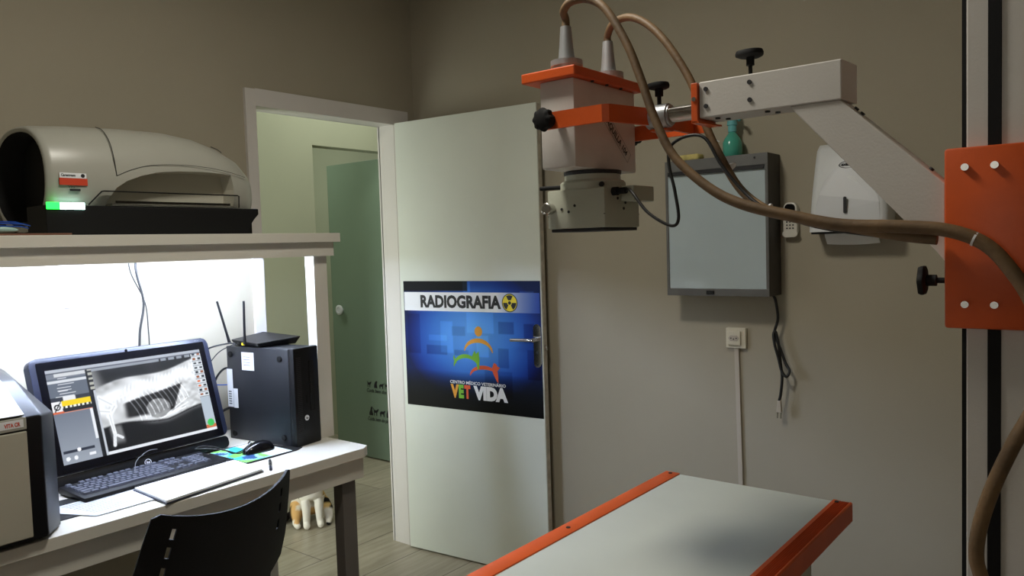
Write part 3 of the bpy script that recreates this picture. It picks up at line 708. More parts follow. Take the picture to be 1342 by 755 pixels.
krow(0, [1,-1,1,1,1,1,-.5,1,1,1,1,-.5,1,1,1,1,-.35,1,1,1])
krow(1, [1]*13+[2,-.35,1,1,1,-.35,1,1,1,1])
krow(2, [1.5]+[1]*12+[1.5,-.35,1,1,1,-.35,1,1,1])
krow(3, [1.75]+[1]*11+[2.25,-3.7,1,1,1])
krow(4, [2.25]+[1]*10+[2.75,-1.35,1,-1.35,1,1,1])
krow(5, [1.25,1.25,1.25,6.25,1.25,1.25,1.25,1.25,-.35,1,1,1,-.35,2,1])

KB.rotation_euler = (0, 0, 0.060)
# paper, black mat, notebook, mouse pad, mouse, pen
b = NB(); box(b, 0.40, 0.585, 0.80, 1.00, DT+0.0003, DT+0.0022, 0.0005); o = thing(obj('black_mat', b, M['blackm']), 'thin black mat lying under the keyboard by the plate reader', 'mat')
b = NB(); prism(b, [(0.46,0.805,DT+0.0024),(0.632,0.885,DT+0.0024),(0.628,1.10,DT+0.0024),(0.455,1.10,DT+0.0024)], (0,0,0.0006)); PA = thing(obj('printed_sheet', b, M['ppaper']), 'printed sheet of paper under the keyboard and spiral notebook', 'paper')
b = NB()
for i in range(9):
    x = 0.475+i*0.015; box(b, x, x+0.0035, 0.86+0.004*i, 0.98+0.02*math.sin(i*2.1), DT+0.0031, DT+0.0033)
obj('printed_lines', b, M['grey'], PA)
NBK = empty('spiral_notebook', (0.55, 1.2, DT), 'open white spiral notebook lying in front of the keyboard', 'notebook')
q = [(0.495,1.047),(0.704,1.040),(0.655,1.380),(0.474,1.390)]
b = NB(); prism(b, [(x, y, DT+0.0035) for x, y in q], (0,0,0.002)); obj('back_cover', b, M['navy'], NBK, label='dark blue cover')
b = NB(); qi = [(0.499,1.050),(0.700,1.043),(0.652,1.377),(0.477,1.387)]; prism(b, [(x, y, DT+0.0056) for x, y in qi], (0,0,0.007), 0.001); obj('page_block', b, M['paper'], NBK)
b = NB()
for k in range(46):
    t = k/45; y = 1.053+t*0.330; x = 0.497-0.021*t; r = 0.0062
    pts = [(x+0.001+r*math.cos(a)*0.9, y, DT+0.0102+r*math.sin(a)) for a in [2*PI*j/8 for j in range(9)]]
    tube(b, pts, 0.0010, sub=1, n=4)
obj('wire_spiral', b, M['cable'], NBK)
MPD = [(0.525,1.41),(0.528,1.50),(0.522,1.60),(0.505,1.635),(0.40,1.64) if False else (0.42,1.605),(0.33,1.59),(0.29,1.56),(0.285,1.45),(0.30,1.40),(0.36,1.385),(0.47,1.39),(0.51,1.395)]
MPE = empty('mouse_pad', (0.41, 1.5, DT), 'colourful thin mouse pad under the black mouse', 'mouse pad')
b = NB(); prism(b, [(x, y, DT+0.0004) for x, y in MPD], (0,0,0.003)); obj('rubber_sheet', b, M['blackm'], MPE)
def pad_fn(u, v):
    a = nz(u*0.5, v*0.4); bq = nz(v*0.35+1, u*0.3+2)
    if u > 0.55: return [225-20*a, 228, 222]
    if a > 0.62: return [120, 190, 90]
    if bq > 0.55: return [60, 170, 200]
    if a < 0.3: return [40, 70, 120]
    return [150, 210, 200]
painted('printed_top', MPE, (0.518, 1.405, DT+0.0036), Vector((0,1,0)), Vector((-1,0,0)), 0.18, 0.222, 30, 30, pad_fn, vmat('pad_print', False, 0.6))
for pol in bpy.data.objects['printed_top'].data.polygons: pass
# mouse
MS = empty('computer_mouse', (0.42, 1.52, DT), 'black computer mouse on the colourful mouse pad', 'mouse')
b = NB(); prev = None; first = None; secs = [(0,0.2,0.3),(0.06,0.62,0.55),(0.2,0.82,0.8),(0.45,0.92,1.0),(0.7,1.0,0.98),(0.88,0.85,0.75),(0.97,0.55,0.45),(1.0,0.2,0.2)]
for (t, w, h) in secs:
    y = 1.455+t*0.115; ring = []
    for k in range(16):
        a = PI*k/15; ring.append(b.verts.new((0.425+0.031*w*math.cos(a), y, DT+0.0042+0.036*h*math.sin(a)**0.8)))
    if prev:
        for k in range(15): b.faces.new((prev[k], prev[k+1], ring[k+1], ring[k]))
        b.faces.new((prev[15], prev[0], ring[0], ring[15]))
    else: first = ring
    prev = ring
b.faces.new(list(reversed(first))); b.faces.new(prev); obj('mouse_body', b, M['blackg'], MS, smooth=60)
b = NB(); cyl(b, (0.421,1.485,DT+0.032), (0.429,1.485,DT+0.032), 0.009, n=14); obj('scroll_wheel', b, M['grey'], MS)
b = NB(); tube(b, [(0.425,1.458,DT+0.014),(0.42,1.435,DT+0.014),(0.405,1.40,DT+0.030),(0.375,1.355,DT+0.042),(0.350,1.325,DT+0.044),(0.345,1.36,DT+0.046),(0.365,1.41,DT+0.028),(0.395,1.43,DT+0.012),(0.38,1.47,DT+0.007),(0.345,1.52,DT+0.008),(0.31,1.555,DT+0.016),(0.29,1.56,DT+0.004)], 0.0019, n=6); obj('mouse_cord', b, M['cable'], MS, smooth=60)
b = NB(); cyl(b, (0.565,1.463,DT+0.005), (0.612,1.433,DT+0.005), 0.0045, n=12); PN = thing(obj('pen', b, M['cable'], smooth=40), 'slim black and pale pen lying at the desk edge near the mouse', 'pen')
b = NB(); cyl(b, (0.6122,1.4328,DT+0.005), (0.632,1.42,DT+0.005), 0.0042, n=12); obj('clear_barrel', b, M['clear'], PN, smooth=40)
b = NB(); cyl(b, (0.6322,1.4198,DT+0.005), (0.662,1.401,DT+0.005), 0.0048, n=12); obj('pen_cap', b, M['navy'], PN, smooth=40)

# ------------------------------------------------------------------ computer tower
TA = math.radians(7.5)
TX0, TX1, TY0, TY1, TH = 0.142, 0.494, 1.624, 1.738, 0.348
TW = empty('computer_tower', (0.3, 1.65, DT), 'black small desktop computer standing upright at the end of the desk', 'computer')
def T(bm): xform(bm, rot_about((TX1, TY0, 0), TA)); return bm
b = NB(); box(b, TX0, TX1-0.028, TY0, TY1, DT+0.0, DT+TH, 0.003); obj('case', T(b), M['tower'], TW, smooth=30)
b = NB(); box(b, TX1-0.0275, TX1, TY0-0.001, TY1+0.002, DT+0.0, DT+TH+0.002, 0.004); FP = obj('front_panel', T(b), M['black'], TW, smooth=30)
b = NB()
for k in range(44):
    z = DT+0.03+k*0.0066; box(b, TX1, TX1+0.0012, TY0+0.010, TY0+0.032, z, z+0.0028)
obj('vent_grille', T(b), M['dark'], FP)
b = NB(); box(b, TX1, TX1+0.0015, TY0+0.045, TY0+0.062, DT+0.20, DT+0.203); box(b, TX1, TX1+0.0015, TY0+0.050, TY0+0.056, DT+0.15, DT+0.18); box(b, TX1, TX1+0.0015, TY0+0.070, TY0+0.092, DT+0.12, DT+0.30); obj('drive_slots', T(b), M['blackm'], FP)
b = NB(); cyl(b, (TX1,TY0+0.05,DT+0.098), (TX1+0.002,TY0+0.05,DT+0.098), 0.0095, n=24); lg = obj('maker_badge', T(b), M['wprint'], FP, label='round silver badge')
b = NB(); text_bm(b, 'hp', 0.012, (TX1+0.0022,TY0+0.0435,DT+0.094), Y, Z, 0.0003, width=0.012, bold=0.0004, shear=0.25); obj('badge_letters', T(b), M['dark'], lg)
for (xx, zz) in ((0.165,0.318),(0.425,0.312),(0.17,0.022),(0.43,0.030)):
    b = NB(); lathe(b, (xx, TY0, DT+zz), (0,-1,0), [(0,0.011),(0.004,0.011),(0.005,0.009)], 18); obj('rubber_foot', T(b), M['blackm'], TW)
b = NB(); box(b, 0.225, 0.290, TY0-0.0008, TY0, DT+0.262, DT+0.328); s2l = obj('side_label', T(b), M['label'], TW)
b = NB(); box(b, 0.14, 0.170, TY0-0.0008, TY0, DT+0.12, DT+0.262); box(b, 0.172, 0.195, TY0-0.0008, TY0, DT+0.118, DT+0.19); sl = obj('serial_label', T(b), M['label'], TW)
b = NB()
for k in range(6): box(b, 0.146, 0.162, TY0-0.0012, TY0-0.0008, DT+0.13+k*0.009, DT+0.135+k*0.009)
obj('label_print', T(b), M['grey'], sl)
b = NB()
for k in range(4): box(b, 0.235, 0.27, TY0-0.0012, TY0-0.0008, DT+0.28+k*0.010, DT+0.282+k*0.010)
obj('label_print', T(b), M['grey'], s2l)
# router on the tower
RT = empty('wifi_router', (0.25, 1.67, DT+TH), 'flat black router with two antennas on top of the computer tower', 'router')
RZ = DT+TH+0.001
b = NB(); hexa(b, [(0.17,1.60,RZ),(0.33,1.60,RZ),(0.35,1.74,RZ),(0.14,1.74,RZ),(0.16,1.59,RZ+0.022),(0.335,1.585,RZ+0.016),(0.37,1.75,RZ+0.028),(0.13,1.75,RZ+0.034)], 0.003); obj('router_body', b, M['black'], RT)
b = NB(); box(b, 0.24, 0.255, 1.583, 1.588, RZ+0.006, RZ+0.015); obj('port', b, M['yellow'], RT, label='yellow port')
for (p0, p1) in (((0.17,1.578,RZ+0.012),(0.155,1.545,1.262)), ((0.262,1.583,RZ+0.010),(0.262,1.587,1.262))):
    b = NB(); tube(b, [p0, Vector(p0)*0.8+Vector(p1)*0.2, p1], 0.005, sub=1, n=10, rfun=lambda t: 0.0062 if t < 0.2 else 0.0052-0.001*t); obj('antenna', b, M['black'], RT, smooth=50)

# small cable rat's nest, wall cables
def cable(name, pts, r, label, m='cable', cat='cable', n=7, group=None):
    b = NB(); tube(b, pts, r, n=n); o = obj(name, b, M[m], smooth=60); return thing(o, label, cat, group)
cable('cable', [(0.03,1.315,1.46),(0.03,1.315,1.38),(0.03,1.335,1.27),(0.03,1.315,1.16),(0.04,1.31,1.05),(0.05,1.335,0.95)], 0.0042, 'thicker black cable hanging down the lit wall behind the monitor')
cable('cable', [(0.02,1.295,1.46),(0.02,1.30,1.38),(0.02,1.345,1.27),(0.02,1.352,1.16),(0.03,1.35,1.05),(0.04,1.37,0.95)], 0.0022, 'thin black cable hanging beside the thicker one on the lit wall')
cable('cable', [(0.20,1.582,1.104),(0.19,1.555,1.106),(0.15,1.50,1.09),(0.13,1.46,1.04),(0.13,1.44,0.95)], 0.0032, 'black cable arching from the router to behind the monitor')
cable('cable', [(0.215,1.582,1.103),(0.21,1.56,1.10),(0.17,1.525,1.07),(0.15,1.48,1.0),(0.14,1.46,0.92)], 0.0018, 'thin black cable running from the router beside the thicker arch')
cable('cable', [(0.128,1.62,1.00),(0.10,1.59,1.0),(0.085,1.56,0.95),(0.085,1.56,0.85),(0.09,1.57,0.76)], 0.004, 'black power cable bending down behind the computer tower')
cable('cable', [(0.13,1.62,0.94),(0.10,1.56,0.945),(0.08,1.50,0.96),(0.08,1.45,0.965)], 0.0022, 'blue network cable behind the computer tower', m='blueobj')
cable('cable', [(0.13,1.61,0.86),(0.10,1.575,0.84),(0.105,1.55,0.80),(0.09,1.53,0.77),(0.10,1.50,DT+0.006)], 0.005, 'short thick black plug lead low behind the computer tower')
b = NB(); tube(b, [(0.40,1.10,DT+0.028),(0.37,1.12,DT+0.055),(0.352,1.165,DT+0.074),(0.345,1.20,DT+0.072)], 0.0012, n=5); thing(obj('thin_wire', b, M['grey'], smooth=60), 'thin grey wire arching over the keyboard in front of the monitor', 'cable')
b = NB(); box(b, 0.0, 0.006, 1.07, 1.15, 1.27, 1.46, 0.001); thing(obj('wall_plate', b, M['trim']), 'pale blank plate on the brightly lit wall under the shelf', 'plate')

# ------------------------------------------------------------------ chair
CH = empty('office_chair', (0.86, 1.04, FL), 'black plastic chair with slotted curved backrest pushed up to the desk', 'chair')
ca = Vector((1.063, 0.822)); cb_ = Vector((0.996, 1.245)); cdir = (cb_-ca).normalized(); cn = Vector((cdir.y, -cdir.x)); cw = (cb_-ca).length
def cpt(s, z):   # s -1..1 across the back, z height; outer (rear) surface bows away from the desk
    mid = (ca+cb_)/2; bow = 0.062*(1-s*s)
    wz = 1.0-0.10*max(0, (z-0.55))/0.3*0+0.02
    p = mid+cdir*(s*cw/2*(0.97+0.17*max(0, min(1, (0.85-z)/0.2))**0.8))+cn*(bow-0.33*(0.85-z))
    return Vector((p.x, p.y, z))
b = NB(); NXc = 28; TZc = [0,.12,.24,.36,.475,.585,.645,.755,.80,.905,.95,1.0]; NZc = len(TZc)-1; g1 = []; g2 = []
zb, zt = 0.515, 0.85
def topz(s): return 0.853-0.040*(1-s*s)-0.012*max(0, (abs(s)-0.93)/0.07)**2+(-0.02 if False else 0)
def botz(s): return 0.500+0.080*s*s
tilt = 0.0
def skip(i, j):
    s = -1+2*(i+0.5)/NXc
    return (i in (3, NXc-4)) and j in (4, 6, 8)
for j in range(NZc+1):
    r1 = []; r2 = []
    for i in range(NXc+1):
        s = -1+2*i/NXc; z = botz(s)+(topz(s)-botz(s))*TZc[j]
        p = cpt(s, z); r1.append(b.verts.new(p)); pn = Vector((cn.x, cn.y, 0))+Vector((cdir.x, cdir.y, 0))*(0.55*s); pn.normalize()
        r2.append(b.verts.new(p-pn*0.007))
    g1.append(r1); g2.append(r2)
for j in range(NZc):
    for i in range(NXc):
        if skip(i, j): 
            # slot walls, narrow slot inside the cell
            A = [g1[j][i].co, g1[j][i+1].co, g1[j+1][i+1].co, g1[j+1][i].co]; B_ = [g2[j][i].co, g2[j][i+1].co, g2[j+1][i+1].co, g2[j+1][i].co]
            def inner(Q): 
                c = (Q[0]+Q[1])/2; d = (Q[3]+Q[2])/2; w = (Q[1]-Q[0])*0.32
                return [c-w+(d-c)*0.08, c+w+(d-c)*0.08, d+w-(d-c)*0.08, d-w-(d-c)*0.08]
            ia = [b.verts.new(v) for v in inner(A)]; ib = [b.verts.new(v) for v in inner(B_)]
            va = [g1[j][i], g1[j][i+1], g1[j+1][i+1], g1[j+1][i]]; vb = [g2[j][i], g2[j][i+1], g2[j+1][i+1], g2[j+1][i]]
            for k in range(4):
                l = (k+1)%4
                b.faces.new((va[k], va[l], ia[l], ia[k])); b.faces.new((vb[l], vb[k], ib[k], ib[l])); b.faces.new((ia[k], ia[l], ib[l], ib[k]))
            continue
        b.faces.new((g1[j][i], g1[j][i+1], g1[j+1][i+1], g1[j+1][i])); b.faces.new((g2[j][i+1], g2[j][i], g2[j+1][i], g2[j+1][i+1]))
for j in range(NZc):
    b.faces.new((g1[j+1][0], g2[j+1][0], g2[j][0], g1[j][0])); b.faces.new((g1[j][NXc], g2[j][NXc], g2[j+1][NXc], g1[j+1][NXc]))
for i in range(NXc):
    b.faces.new((g1[0][i], g2[0][i], g2[0][i+1], g1[0][i+1])); b.faces.new((g1[NZc][i+1], g2[NZc][i+1], g2[NZc][i], g1[NZc][i]))
obj('backrest', b, M['chair'], CH, smooth=50)
cm = (ca+cb_)/2
def cl(f, s, z): p = cm-cn*f+cdir*s; return Vector((p.x, p.y, z))   # f forward towards the desk
b = NB(); rows = []
for j in range(9):
    f = 0.10+0.39*j/8; row = []
    for i in range(9):
        s = -0.205+0.41*i/8; row.append(b.verts.new(cl(f, s, 0.43-0.012*(1-(s/0.205)**2)-0.03*max(0, (j-6)/2)**2+0.012*max(0, (1-j))))) 
    rows.append(row)
bot = [[b.verts.new(v.co-Vector((0,0,0.016))) for v in r] for r in rows]
for j in range(8):
    for i in range(8):
        b.faces.new((rows[j][i], rows[j][i+1], rows[j+1][i+1], rows[j+1][i])); b.faces.new((bot[j][i+1], bot[j][i], bot[j+1][i], bot[j+1][i+1]))
for k in range(8):
    b.faces.new((rows[0][k], bot[0][k], bot[0][k+1], rows[0][k+1])); b.faces.new((rows[8][k+1], bot[8][k+1], bot[8][k], rows[8][k]))
    b.faces.new((rows[k+1][0], bot[k+1][0], bot[k][0], rows[k][0])); b.faces.new((rows[k][8], bot[k][8], bot[k+1][8], rows[k+1][8]))
obj('seat', b, M['chair'], CH, smooth=50)
for s in (-0.205, 0.205):
    b = NB(); tube(b, [cl(0.09, s*1.0, 0.64), cl(0.105, s, 0.56), cl(0.115, s, 0.45), cl(0.085, s*1.02, 0.2), cl(0.02, s*1.05, FL+0.012)], 0.013, n=12); cyl(b, cl(0.02, s*1.05, FL), cl(0.02, s*1.05, FL+0.02), 0.016); obj('leg', b, M['black'], CH, smooth=50)
    b = NB(); tube(b, [cl(0.12, s, 0.405), cl(0.38, s, 0.40), cl(0.425, s, 0.375), cl(0.44, s*1.02, 0.2), cl(0.46, s*1.05, FL+0.012)], 0.013, n=12); cyl(b, cl(0.46, s*1.05, FL), cl(0.46, s*1.05, FL+0.02), 0.016); obj('leg', b, M['black'], CH, smooth=50)

# ================================================================== BACK WALL THINGS
# light box
LB = empty('light_box', (1.62, 2.68, 1.229), 'grey metal x-ray viewing light box mounted on the back wall', 'light box')
LX0, LX1, LY0, LZ0, LZ1 = 1.427, 1.812, 2.624, 1.229, 1.722
b = NB(); box(b, LX0+0.002, LX1, LY0+0.004, 2.7395, LZ0, LZ1, 0.002); obj('metal_casing', b, M['boxside'], LB)
b = NB()
box(b, LX0, LX1, LY0-0.004, LY0+0.0035, LZ1-0.040, LZ1, 0.001); box(b, LX0, LX1, LY0-0.004, LY0+0.0035, LZ0, LZ0+0.026, 0.001)
box(b, LX0, LX0+0.010, LY0-0.004, LY0+0.0035, LZ0+0.0262, LZ1-0.0402, 0.001); box(b, LX1-0.010, LX1, LY0-0.004, LY0+0.0035, LZ0+0.0262, LZ1-0.0402, 0.001)
obj('front_frame', b, M['frame'], LB)
b = NB(); box(b, LX0+0.0102, LX1-0.0102, LY0+0.0, LY0+0.0036, LZ0+0.0264, LZ1-0.0404); obj('viewing_panel', b, M['opal'], LB, label='white translucent viewing panel')
b = NB(); box(b, LX0+0.012, LX1-0.012, LY0-0.009, LY0-0.0042, LZ1-0.054, LZ1-0.046, 0.001); box(b, LX0+0.012, LX1-0.012, LY0-0.0035, LY0-0.001, LZ1-0.047, LZ1-0.0405); obj('film_clip', b, M['dark'], LB)
b = NB(); box(b, 1.583, 1.613, LY0-0.0075, LY0-0.0042, LZ0+0.006, LZ0+0.019, 0.001); obj('switch', b, M['blackg'], LB)
for xx in (LX0+0.022, LX1-0.045):
    b = NB(); cyl(b, (xx, LY0-0.0042, LZ1-0.014), (xx, LY0-0.0065, LZ1-0.014), 0.0035, n=10); obj('screw', b, M['dark'], LB)
b = NB()
tube(b, [(1.80,2.69,1.229),(1.808,2.69,1.21),(1.812,2.70,1.15),(1.800,2.705,1.11),(1.796,2.705,1.095),(1.80,2.71,1.075),(1.815,2.71,1.04),(1.835,2.705,0.99),(1.850,2.70,0.965),(1.842,2.69,0.945),(1.826,2.69,0.965),(1.815,2.69,1.01),(1.803,2.69,1.055),(1.797,2.695,1.09),(1.803,2.70,1.10),(1.812,2.70,1.06),(1.818,2.70,1.0),(1.824,2.70,0.94),(1.818,2.70,0.88),(1.812,2.70,0.855)], 0.0050, sub=6, n=9)
pc = obj('power_cord', b, M['cable'], LB, smooth=60, label='black power cord knotted on itself')
b = NB(); hexa(b, [(1.803,2.692,0.815),(1.822,2.692,0.815),(1.822,2.708,0.815),(1.803,2.708,0.815),(1.807,2.694,0.857),(1.819,2.694,0.857),(1.819,2.706,0.857),(1.807,2.706,0.857)], 0.002)
obj('plug', b, M['conduit'], pc, label='beige plug')
b = NB(); cyl(b, (1.8065,2.70,0.8148), (1.8055,2.70,0.793), 0.0024, n=8); cyl(b, (1.8185,2.70,0.8148), (1.8175,2.70,0.793), 0.0024, n=8); obj('plug_pins', b, M['steel'], pc)

# spray bottle and sponge on the light box
SB = empty('spray_bottle', (1.655, 2.685, 1.7222), 'translucent teal plastic bottle standing on top of the light box', 'bottle')
b = NB(); lathe(b, (1.66,2.69,1.7225), (0,0,1), [(0,0.036),(0.006,0.041),(0.052,0.041),(0.066,0.034),(0.082,0.020),(0.09,0.014)], 28, sx=1.0, sy=0.8); obj('bottle_body', b, M['teal'], SB, smooth=50)
b = NB(); lathe(b, (1.66,2.69,1.8130), (0,0,1), [(0,0.016),(0.022,0.016),(0.024,0.02),(0.045,0.018),(0.06,0.022),(0.085,0.016)], 22, sx=1.0, sy=0.9)
tube(b, [(1.675,2.675,1.866),(1.69,2.665,1.864),(1.70,2.658,1.846)], 0.006, n=8); obj('spray_head', b, M['tealt'], SB, smooth=50)
b = NB(); tube(b, [(1.624,2.66,1.78),(1.61,2.65,1.785),(1.606,2.645,1.75)], 0.0022, n=6); obj('trigger', b, M['label'], SB)
b = NB(); prism(b, [(1.455,2.66,1.7225),(1.545,2.65,1.7225),(1.548,2.70,1.7225),(1.458,2.71,1.7225)], (0,0,0.024), 0.007); thing(obj('sponge', b, M['sponge'], smooth=60), 'yellow sponge lying on the left end of the light box top', 'sponge')

# remote control in its wall holder
RM = empty('remote_control', (1.853, 2.73, 1.435), 'white remote control hanging on the wall right of the light box', 'remote control')
b = NB(); rr = [(x, z) for x, z in rrect(1.829, 1.876, 1.436, 1.552, 0.018)]
prism(b, [(x, 2.716, z) for x, z in rr], (0,0.0235,0), 0.004); obj('remote_body', b, M['remote'], RM, smooth=40)
b = NB(); prism(b, [(x, 2.7145, z) for x, z in rrect(1.835, 1.870, 1.506, 1.546, 0.012)], (0,0.002,0)); obj('display', b, M['blackg'], RM)
b = NB()
for i in range(3):
    for j in range(3): cyl(b, (1.842+i*0.0105, 2.7145, 1.462+j*0.011), (1.842+i*0.0105, 2.7162, 1.462+j*0.011), 0.0028, n=8)
obj('buttons', b, M['dark'], RM)
b = NB(); prism(b, [(x, 2.7125, z) for x, z in rrect(1.826, 1.879, 1.431, 1.455, 0.012)], (0,0.003,0), 0.001); obj('holder_front', b, M['remote'], RM)

# paper towel dispenser
PD = empty('towel_dispenser', (2.04, 2.68, 1.41), 'white plastic paper towel dispenser on the back wall, partly behind the machine arm', 'dispenser')
def dprof(z):      # front depth (distance from wall) for height
    t = (z-1.445)/(1.735-1.445); return 0.112-0.035*t**2-0.02*t
b = NB(); zs = [1.445,1.455,1.50,1.56,1.62,1.68,1.715,1.735]; prev = None; first = None
for z in zs:
    d = dprof(z)-(0.02 if z > 1.73 else 0); ix = 0.012*max(0, (z-1.445)/0.29); x0, x1 = 1.94+ix*1.1, 2.185-ix
    ring = [b.verts.new(p) for p in ((x0,2.7398,z),(x0,2.74-d+0.02,z),(x0+0.006,2.74-d+0.006,z),(x0+0.02,2.74-d,z),(x1-0.02,2.74-d,z),(x1-0.006,2.74-d+0.006,z),(x1,2.74-d+0.02,z),(x1,2.7398,z))]
    if prev:
        for k in range(8): b.faces.new((prev[k], prev[(k+1)%8], ring[(k+1)%8], ring[k]))
    else: first = ring
    prev = ring
b.faces.new(list(reversed(first))); b.faces.new(prev); obj('cover', b, M['disp'], PD, smooth=50)
b = NB()
o_ = [(1.967+0.096*(1-math.cos(math.radians(a)))-0.0, 1.455+0.20*math.sin(math.radians(a))) for a in range(0, 91, 10)]
pts = [(1.965,1.455)]+[(2.063-0.098*math.cos(math.radians(a)), 1.50+0.165*math.sin(math.radians(a))) for a in range(0, 181, 12)]+[(2.161,1.455)]
b.faces.new([b.verts.new((x, 2.74-dprof(z)-0.0012, z)) for x, z in pts]); obj('front_panel', b, M['dispg'], PD)
b = NB(); prism(b, [(x, 2.74-0.1115, z) for x, z in rrect(2.054, 2.064, 1.502, 1.556, 0.0048)], (0,-0.002,0)); obj('level_window', b, M['dark'], PD)
b = NB()
for k in range(28):
    a0, a1 = 2*PI*k/28, 2*PI*(k+1)/28
    flat(b, [(0.031*math.cos(a0), 0.012*math.sin(a0)), (0.031*math.cos(a1), 0.012*math.sin(a1)), (0.028*math.cos(a1), 0.010*math.sin(a1)), (0.028*math.cos(a0), 0.010*math.sin(a0))], (2.063,2.74-dprof(1.655)-0.002,1.660), X, Z, 0.0005)
text_bm(b, 'exaccta', 0.014, (2.040,2.74-dprof(1.655)-0.002,1.657), X, Z, 0.0006, width=0.044, bold=0.0006, shear=0.2); obj('oval_logo', b, M['dark'], PD, label='oval maker logo')
b = NB(); box(b, 1.945, 2.18, 2.65, 2.7398, 1.438, 1.4445); obj('outlet_plate', b, M['dark'], PD)
b = NB(); rws = []
for j in range(5):
    rws.append([b.verts.new((1.975+0.165*i/10+0.002*j, 2.690-0.004*math.sin(i*0.9)+0.004*j/4, 1.4378+(0.006 if j == 0 else 0)-0.034*j/4-0.004*math.sin(i/10*PI)*(j/4))) for i in range(11)])
rw2 = [[b.verts.new(v.co+Vector((0,0.004,0))) for v in r] for r in rws]
for j in range(4):
    for i in range(10): b.faces.new((rws[j][i], rws[j+1][i], rws[j+1][i+1], rws[j][i+1])); b.faces.new((rw2[j][i], rw2[j][i+1], rw2[j+1][i+1], rw2[j+1][i]))
for i in range(10): b.faces.new((rws[4][i], rw2[4][i], rw2[4][i+1], rws[4][i+1]))
for j in range(4): b.faces.new((rws[j][0], rw2[j][0], rw2[j+1][0], rws[j+1][0])); b.faces.new((rws[j][10], rws[j+1][10], rw2[j+1][10], rw2[j][10]))
thing(obj('paper_towel', b, M['paper'], smooth=60), 'white paper towel sheet hanging out of the dispenser', 'paper towel')

# socket and conduit
SK = empty('wall_socket', (1.647, 2.735, 1.03), 'cream surface-mounted power socket on the back wall below the light box', 'socket')
b = NB(); box(b, 1.609, 1.685, 2.722, 2.7398, 1.030, 1.105, 0.003); obj('socket_box', b, M['socket'], SK)
b = NB(); box(b, 1.620, 1.668, 2.712, 2.7218, 1.042, 1.094, 0.003); so = obj('socket_insert', b, M['socket'], SK)
b = NB(); oc = [(1.6235,1.068),(1.632,1.0785),(1.656,1.0785),(1.6645,1.068),(1.656,1.0575),(1.632,1.0575)]
prism(b, [(x, 2.7095, z) for x, z in oc], (0,0.003,0)); obj('recess', b, M['conduit'], so)
b = NB()
for i in range(3): cyl(b, (1.634+i*0.010, 2.7092, 1.068-(0.003 if i == 1 else 0)), (1.634+i*0.010, 2.7098, 1.068-(0.003 if i == 1 else 0)), 0.0026, n=8)
obj('pin_holes', b, M['dark'], so)
b = NB(); prism(b, [(1.638,2.728,1.0298),(1.655,2.728,1.0298),(1.672,2.728,FL),(1.655,2.728,FL)], (0,0.0118,0), 0.001)
thing(obj('cable_conduit', b, M['conduit']), 'narrow beige cable conduit running down the wall from the socket', 'conduit')

# ================================================================== X-RAY TABLE
TB = empty('xray_table', (1.97, 1.2, FL), 'x-ray table with pale grey top and orange side rails in the foreground', 'table')
TZ = 0.75
b = NB(); box(b, 1.7535, 2.184, 0.10, 2.042, TZ-0.022, TZ-0.001, 0.001); obj('table_top', b, M['ttop'], TB)
b = NB(); box(b, 1.707, 1.7533, 0.095, 2.046, TZ-0.052, TZ+0.002, 0.003); obj('side_rail', b, M['rail'], TB, smooth=30)
prof_ = [(2.1845,TZ+0.002),(2.194,TZ+0.002)]
for k in range(7):
    x = 2.194+k*0.0045; prof_ += [(x, TZ+0.002), (x+0.001, TZ-0.0022), (x+0.0025, TZ-0.0022), (x+0.0035, TZ+0.002)]
prof_ += [(2.228,TZ+0.002),(2.231,TZ-0.001),(2.231,TZ-0.046),(2.224,TZ-0.052),(2.1845,TZ-0.052)]
pp = []
for q in prof_:
    if not pp or (abs(pp[-1][0]-q[0])+abs(pp[-1][1]-q[1])) > 1e-5: pp.append(q)
b = NB(); prism(b, [(x, 0.095, z) for x, z in pp], (0,1.951,0)); obj('side_rail', b, M['rail'], TB, label='ribbed orange side rail')
b = NB(); box(b, 1.76, 2.18, 0.14, 2.025, TZ-0.060, TZ-0.024, 0.002); obj('under_frame', b, M['genamel'], TB)
for (xx, yy) in ((1.730,2.028),(1.730,1.50),(2.197,2.030),(1.730,0.9)):
    b = NB(); cyl(b, (xx, yy, TZ+0.0015), (xx, yy, TZ+0.0035), 0.0055, n=14); obj('screw', b, M['dark'], TB)
b = NB(); box(b, 2.18, 2.2, 1.92, 1.94, TZ-0.075, TZ-0.0525, 0.003); obj('stop_peg', b, M['blackm'], TB)
for yy in (1.78, 0.25):
    b = NB(); box(b, 1.80, 2.175, yy, yy+0.12, FL+0.05, TZ-0.0605, 0.006); obj('leg', b, M['genamel'], TB)
    b = NB(); box(b, 1.74, 2.20, yy-0.03, yy+0.15, FL, FL+0.0495, 0.006); obj('foot', b, M['genamel'], TB)
b = NB(); box(b, 1.93, 2.03, 0.3705, 1.7795, 0.25, 0.33, 0.004); obj('stretcher', b, M['genamel'], TB)

